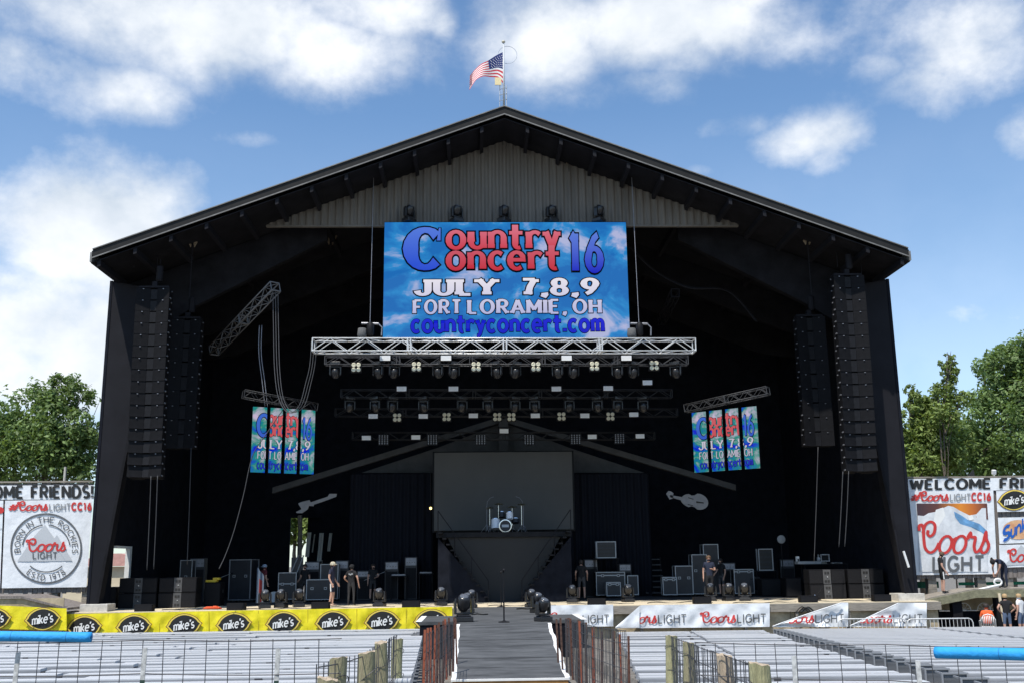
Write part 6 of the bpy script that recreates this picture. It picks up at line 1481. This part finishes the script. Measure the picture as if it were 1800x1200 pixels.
def timber(px, top, Y, w, label, m, low=False):
    p = at(px, top, Y); g = gz(Y); h = p.z-g; r = pxm(w, Y)/2; o = thing('timber_post', label, 'post', (p.x, Y, g-.03), group='round timber fence posts')
    b = MB(); prof = []; n = 20; vs = []; K_ = 9; ph = rnd.random()*6
    for k in range(K_):
        z = h*k/(K_-1)
        for j in range(n):
            a = 2*pi*j/n; rr = r*(1.04-.06*k/(K_-1))*(1+.022*math.sin(3*a+ph+k*.3)+.012*math.sin(7*a+ph*2)); vs.append((rr*math.cos(a)+.01*math.sin(k*.5+ph), rr*math.sin(a), z+.03+(.012*math.sin(a+ph)+.006*math.sin(5*a) if k == K_-1 else 0)))
    b.add(vs, [(k*n+j, k*n+(j+1) % n, (k+1)*n+(j+1) % n, (k+1)*n+j) for k in range(K_-1) for j in range(n)]); b.build('shaft', m, o, smooth=True)
    e = MB(); top_ = vs[-n:]; c = Vector((.01*math.sin((K_-1)*.5+ph), 0, h+.036)); e.add([tuple(c)]+[(x, y, z+.0005) for x, y, z in top_], [(0, j+1, (j+1) % n+1) for j in range(n)]); e.build('cut_top', M_postp, o)
    for z in (h*.55, h*.86):
        w_ = MB(); w_.path([(r*1.08*math.cos(a)+.005, r*1.08*math.sin(a), z+.06*math.sin(a+ph)) for a in [2*pi*t/14 for t in range(15)]], .0035, 4); w_.build('wire_loop', M_wire, o)
    return o
timber(574, 1192, 6.8, 36, 'lowest short round timber post left of the ramp, at the bottom edge', M_post)
timber(595, 1156, 7.8, 31, 'thick low round timber post left of the ramp, nearest the bottom edge cluster', M_post)
timber(646, 1146, 8.6, 30, 'wide flat topped timber post left of the ramp', M_post)
timber(671, 1128, 10.6, 22, 'tall slim timber post left of the ramp', M_post)
timber(699, 1123, 13.6, 19, 'tallest greenish timber post closest to the ramp on its left', mat('greenish post timber', (.33, .31, .17), .9, noise=(5, .3), bump=(16, .7), stretch=(5, 5, .7)))
timber(1179, 1117, 13.4, 21, 'tall greenish timber post right of the ramp, first from the left', MATS['greenish post timber'])
timber(1209, 1129, 11.5, 21, 'slightly leaning pale timber post right of the ramp, second from the left', M_post)
timber(1273, 1151, 8.8, 28, 'pinkish pale timber post right of the ramp, third from the left', M_postp)
timber(1333, 1166, 7.3, 37, 'thick low greenish timber post right of the ramp, fourth from the left', MATS['greenish post timber'])
for (px, top, Y, lab, wt_) in ((25, 1146, FYL+.05, 'first from the left', M_chalk), (248, 1138, FYL-.04, 'second from the left', M_chalk), (482, 1139, FYL-.2, 'third from the left', M_chalk), (1395, 1152, FYR-.1, 'left one right of the ramp', M_chalk), (1613, 1160, FYR-.55, 'right one under the foam tube', M_chalk)):
    p = at(px, top, Y); tpost('fence_stake', 'dark green stake with white top in the near fence, '+lab, (p.x, Y, gz(Y)-.02), p.z-gz(Y)+.02, M_green, .017, 'green stakes with white tops in the near fence', (.03 if px < 600 else 0, 0), wt_)
def foam(label, a, c, r, cuts):
    a, c = Vector(a), Vector(c); o = thing('foam_tube', label, 'foam tube', a, world=True, group='blue foam tubes on the near fence'); b = MB(); n = 24
    P = [a.lerp(c, t/n)for t in range(n+1)]; b.path(P, r, 16); b.build('sleeve', M_foam, o, smooth=True)
    e = (c-a).normalized()
    for t in cuts: q = a.lerp(c, t); b = MB(); b.tube(q-e*.002, q+e*.002, r*1.01, 16); b.build('cut_line', mat('dark blue', (.01, .12, .3), .8), o)
    for q, s in ((a, -1), (c, 1)): b = MB(); b.tube(q+e*s*.0005, q+e*s*.002, r*.35, 10); b.build('core_hole', MATS['dark blue'], o)
    return o
foam('blue foam tube on the near fence at the left edge of the view', at(-60, 1116.5, FYL), at(160, 1119, FYL), pxm(17, FYL)/2, (.37, .81))
foam('blue foam tube on the near fence at the right edge of the view', at(1645, 1146, FYR-.7), at(1860, 1150.5, 6.9), pxm(20, FYR-.7)/2, (.55,))
q = at(602, 1186, FYL)
p = at(752, 1188, 11.2); 

# ================================================================== FLAG AND MAST
FY = 41.2; p0, p1 = at(886, 196, FY), at(885, 76, FY)
o = thing('flagpole', 'white flagpole with ball finial at the roof peak', 'flagpole', p0, world=True)
b = MB(); b.tube((p0.x, FY, p0.z-.1), (p1.x, FY, p1.z), .05, 8, r1=.035); b.build('pole', M_pale, o, smooth=True); b = MB(); b.lathe([(.02, -.07), (.08, -.02), (.08, .03), (.02, .08)], (p1.x, FY, p1.z+.05), 12); b.build('finial', mat('tarnished gold', (.55, .50, .38), .4), o, smooth=True)
for x in (878.5, 890.5):
    a, c = at(x, 188, FY), at(x, 150, FY); b = MB(); b.tube((a.x, FY, a.z), (c.x, FY, c.z), .016, 5); b.build('stay', M_pale, o)
for y in (158, 168, 178):
    a, c = at(878, y, FY), at(891, y-3, FY); b = MB(); b.tube((a.x, FY-.02, a.z), (c.x, FY-.02, c.z), .014, 5); b.build('cleat', M_pale, o)
a = at(892, 97, FY+.2); b = MB(); b.path([a+Vector((.42*math.cos(t*pi/12), 0, .42*math.sin(t*pi/12))) for t in range(25)], .012, 5)
t = b.build('dish_ring', mat('pale wire ring', (.45, .50, .58), .7), None); tag(t, 'faint pale ring dish behind the top of the flagpole', 'dish')
a, c = at(870, 150, FY-.1), at(881, 137, FY-.1); b = MB(); b.hull((a.x, FY-.12, a.z), (c.x, FY-.08, c.z)); tag(b.build('pennant', mat('cream cloth', (.75, .62, .35), .8)), 'small cream panel below the flag on the mast', 'panel')
fl = thing('flag', 'striped national flag with starred blue canton blowing left from the mast', 'flag', at(884, 148, FY), world=True)
topc = catmull([(884.0, 92), (872, 98), (858, 107), (846, 113), (834, 124), (826, 134)], 4); botc = catmull([(884.5, 148), (876, 138), (862, 136), (848, 135), (836, 142), (825, 159)], 4)
def flp(u, v):
    k = u*(len(topc)-1); i = min(int(k), len(topc)-2); f = k-i
    x0 = topc[i][0]*(1-f)+topc[i+1][0]*f; y0 = topc[i][1]*(1-f)+topc[i+1][1]*f; x1 = botc[i][0]*(1-f)+botc[i+1][0]*f; y1 = botc[i][1]*(1-f)+botc[i+1][1]*f
    return at(x1+(x0-x1)*v, y1+(y0-y1)*v, FY+.22*math.sin(u*8+v*1.2)*u-.25*u)
b = MB(); b.grid(flp, 30, 26, mfn=lambda i, j: 2 if (i < 12 and j >= 12) else (0 if (j//2) % 2 == 0 else 1)); b.build('cloth', [mat('flag red', (.55, .04, .06), .8), mat('flag white', (.78, .78, .76), .8), mat('flag blue', (.02, .035, .16), .8)], fl, smooth=True)
b = MB()
for j in range(6):
    for i in range(6):
        u, v = .03+.058*i+(.02 if j % 2 else 0), .52+.075*j; q = flp(u, v)+Vector((0, -.02, 0)); b.add([q+Vector((.018*math.cos(t*2*pi/5+.3), 0, .018*math.sin(t*2*pi/5+.3))) for t in range(5)], [(0, 1, 2, 3, 4)])
b.build('stars', M_white, fl)

# ================================================================== TREES
def leafmat(name, c):
    m = mat(name, c, .55, noise=(.5, .35), island=.5, spec=.3); b = m.node_tree.nodes['Principled BSDF']; b.inputs['Subsurface Weight'].default_value = 0
    t = m.node_tree.nodes.new('ShaderNodeBsdfTranslucent'); t.inputs['Color'].default_value = (c[0]*1.6, c[1]*1.6, c[2]*.8, 1); x = m.node_tree.nodes.new('ShaderNodeMixShader'); x.inputs[0].default_value = .3
    o = m.node_tree.nodes['Material Output']; m.node_tree.links.new(b.outputs[0], x.inputs[1]); m.node_tree.links.new(t.outputs[0], x.inputs[2]); m.node_tree.links.new(x.outputs[0], o.inputs[0]); return m
LM = [leafmat('mid green leaves', (.135, .20, .065)), leafmat('deep green leaves', (.145, .215, .075)), leafmat('yellow green leaves', (.17, .23, .065))]
M_bark = mat('grey bark', (.14, .115, .09), .9, noise=(5, .35), bump=(12, .6), stretch=(3, 3, 1))
def tree(label, base, H, clumps, lm, n, size, seed, tr=.3, group=None):
    """clumps: (dx, dy, z, rx, rz) ellipsoids of foliage in metres from the base"""
    r = random.Random(seed); o = thing('tree', label, 'tree', base, group=group)
    b = MB(); b.path([(0, 0, -.2), (.1, 0, H*.3), (-.05, .1, H*.6), (.05, 0, H*.85)], tr, 9, r1=.04); b.build('trunk', M_bark, o, smooth=True)
    b = MB()
    for c in clumps:
        s = Vector((0, 0, min(H*.6, max(H*.18, c[2]*.55)))); e = Vector(c[:3]); mid = s.lerp(e, .5)+Vector((r.uniform(-.3, .3), r.uniform(-.3, .3), .3)); b.path([s, mid, e], tr*.33, 6, r1=.015)
        for k in range(5): d = Vector((r.gauss(0, 1), r.gauss(0, 1), r.gauss(.3, .8))).normalized(); b.path([mid.lerp(e, .5), e+d*c[3]*.5, e+Vector((d.x*c[3], d.y*c[3], d.z*c[4]))*.95], .035, 5, r1=.008)
    b.build('limbs', M_bark, o)
    vs = []; fs = []; tot = sum(c[3]*c[3]*c[4] for c in clumps)**1.0; wts = [(c[3]*c[3]*c[4])**.75 for c in clumps]; sw = sum(wts)
    for c, w in zip(clumps, wts):
        subs = []
        for k in range(max(10, int(46*w/max(wts)))):
            d = Vector((r.gauss(0, 1), r.gauss(0, 1), r.gauss(0, 1))).normalized(); rad = r.random()**.38
            subs.append((Vector((c[0]+d.x*c[3]*rad, c[1]+d.y*c[3]*rad, c[2]+d.z*c[4]*rad)), r.uniform(.24, .52)*min(c[3], c[4]*1.3)))
        for k in range(int(n*w/sw)):
            sc, sr = subs[r.randrange(len(subs))]; d = Vector((r.gauss(0, 1), r.gauss(0, 1), r.gauss(0, 1))).normalized(); p = sc+d*sr*(r.random()**.33)
            nn = (d+Vector((r.gauss(0, .6), r.gauss(0, .6), .5+r.gauss(0, .5)))).normalized(); a = nn.orthogonal().normalized(); a = Matrix.Rotation(r.random()*6.3, 3, nn) @ a; c2 = nn.cross(a); s = size*r.uniform(.6, 1.35)
            k0 = len(vs); vs += [p-a*s, p+c2*s*.45-a*s*.1, p+a*s, p-c2*s*.45-a*s*.1]; fs.append((k0, k0+1, k0+2, k0+3))
    b = MB(); b.add(vs, fs); b.build('crown', lm, o); return o
def tree_px(label, Y, px_base, blobs, lm, n, size, seed, group='trees behind the sign walls', tr=.3):
    bx = at(px_base, 900, Y); B = Vector((bx.x, Y, 0)); rr = random.Random(seed); cl = []; s = Y*.98/FPX
    for (x, y, rx, ry) in blobs:
        q = at(x, y, Y); cl.append((q.x-B.x, rr.uniform(-.5, .5)*rx*s, q.z, rx*s, ry*s))
    return tree(label, B, max(c[2] for c in cl), cl, lm, n, size, seed, tr, group)
tree_px('broad leafy green tree behind the left sign wall', 66, 75, [(70, 720, 60, 45), (100, 690, 36, 34), (98, 662, 14, 16), (138, 690, 30, 30), (40, 765, 60, 45), (110, 770, 62, 50), (20, 820, 70, 45), (120, 825, 60, 42), (-30, 790, 60, 60), (66, 690, 18, 14), (160, 740, 30, 50), (20, 760, 40, 40), (80, 790, 70, 50), (150, 790, 40, 50)], LM[0], 22000, .16, 11)
tree_px('dense green tree at the right edge behind the right sign wall', 62, 1765, [(1760, 650, 58, 38), (1790, 625, 46, 30), (1735, 690, 42, 40), (1800, 700, 70, 60), (1745, 760, 70, 50), (1820, 640, 50, 60), (1700, 800, 60, 42), (1780, 815, 70, 40), (1846, 760, 60, 80)], LM[1], 30000, .15, 12)
tree_px('thin sparse young tree with sky showing through, right of the stage', 58, 1668, [(1664, 650, 16, 30), (1676, 640, 10, 20), (1660, 690, 24, 22), (1690, 700, 18, 16), (1655, 730, 26, 24), (1668, 628, 8, 14)], LM[2], 3600, .11, 13, tr=.045)
tree_px('small light green tree close to the right wall of the stage', 60, 1612, [(1600, 710, 20, 26), (1594, 760, 26, 44), (1622, 770, 40, 40), (1640, 750, 26, 20), (1620, 815, 50, 40), (1660, 790, 44, 38), (1602, 690, 12, 14), (1650, 740, 40, 40), (1625, 720, 24, 26)], LM[2], 13000, .14, 14)
tree_px('low dark green tree filling the gap above the right sign wall', 70, 1690, [(1660, 810, 60, 34), (1720, 800, 60, 36), (1640, 830, 50, 20), (1600, 825, 40, 24), (1700, 765, 50, 30), (1660, 770, 40, 30)], LM[1], 18000, .17, 15)
tree_px('green tree seen through the back left opening', 72, 520, [(520, 905, 34, 30), (540, 930, 40, 26), (500, 925, 30, 26)], LM[2], 3500, .16, 16, 'trees beyond the back left opening')
# house seen through the left doorway
hx0, hx1 = at(180, 1000, 85), at(222, 975, 85); o = thing('house', 'small house with pink roof seen through the left doorway', 'house', (hx0.x, 85, 0), world=True)
b = MB(); b.hull((hx0.x-3, 85, 0), (hx1.x+2, 90, at(200, 995, 85).z)); b.build('wall', M_ply, o); z0, z1 = at(200, 994, 85).z, at(200, 972, 85).z; b = MB(); b.prism([(hx0.x-3.4, z0), (hx1.x+2.4, z0), (hx1.x-.3, z1), (hx0.x+.4, z1)], 84.6, 90.4); b.build('roof', mat('pink tiles', (.55, .30, .26), .8, noise=(3, .2)), o)
for o in list(SC.objects):
    if '_o' in o: del o['_o']
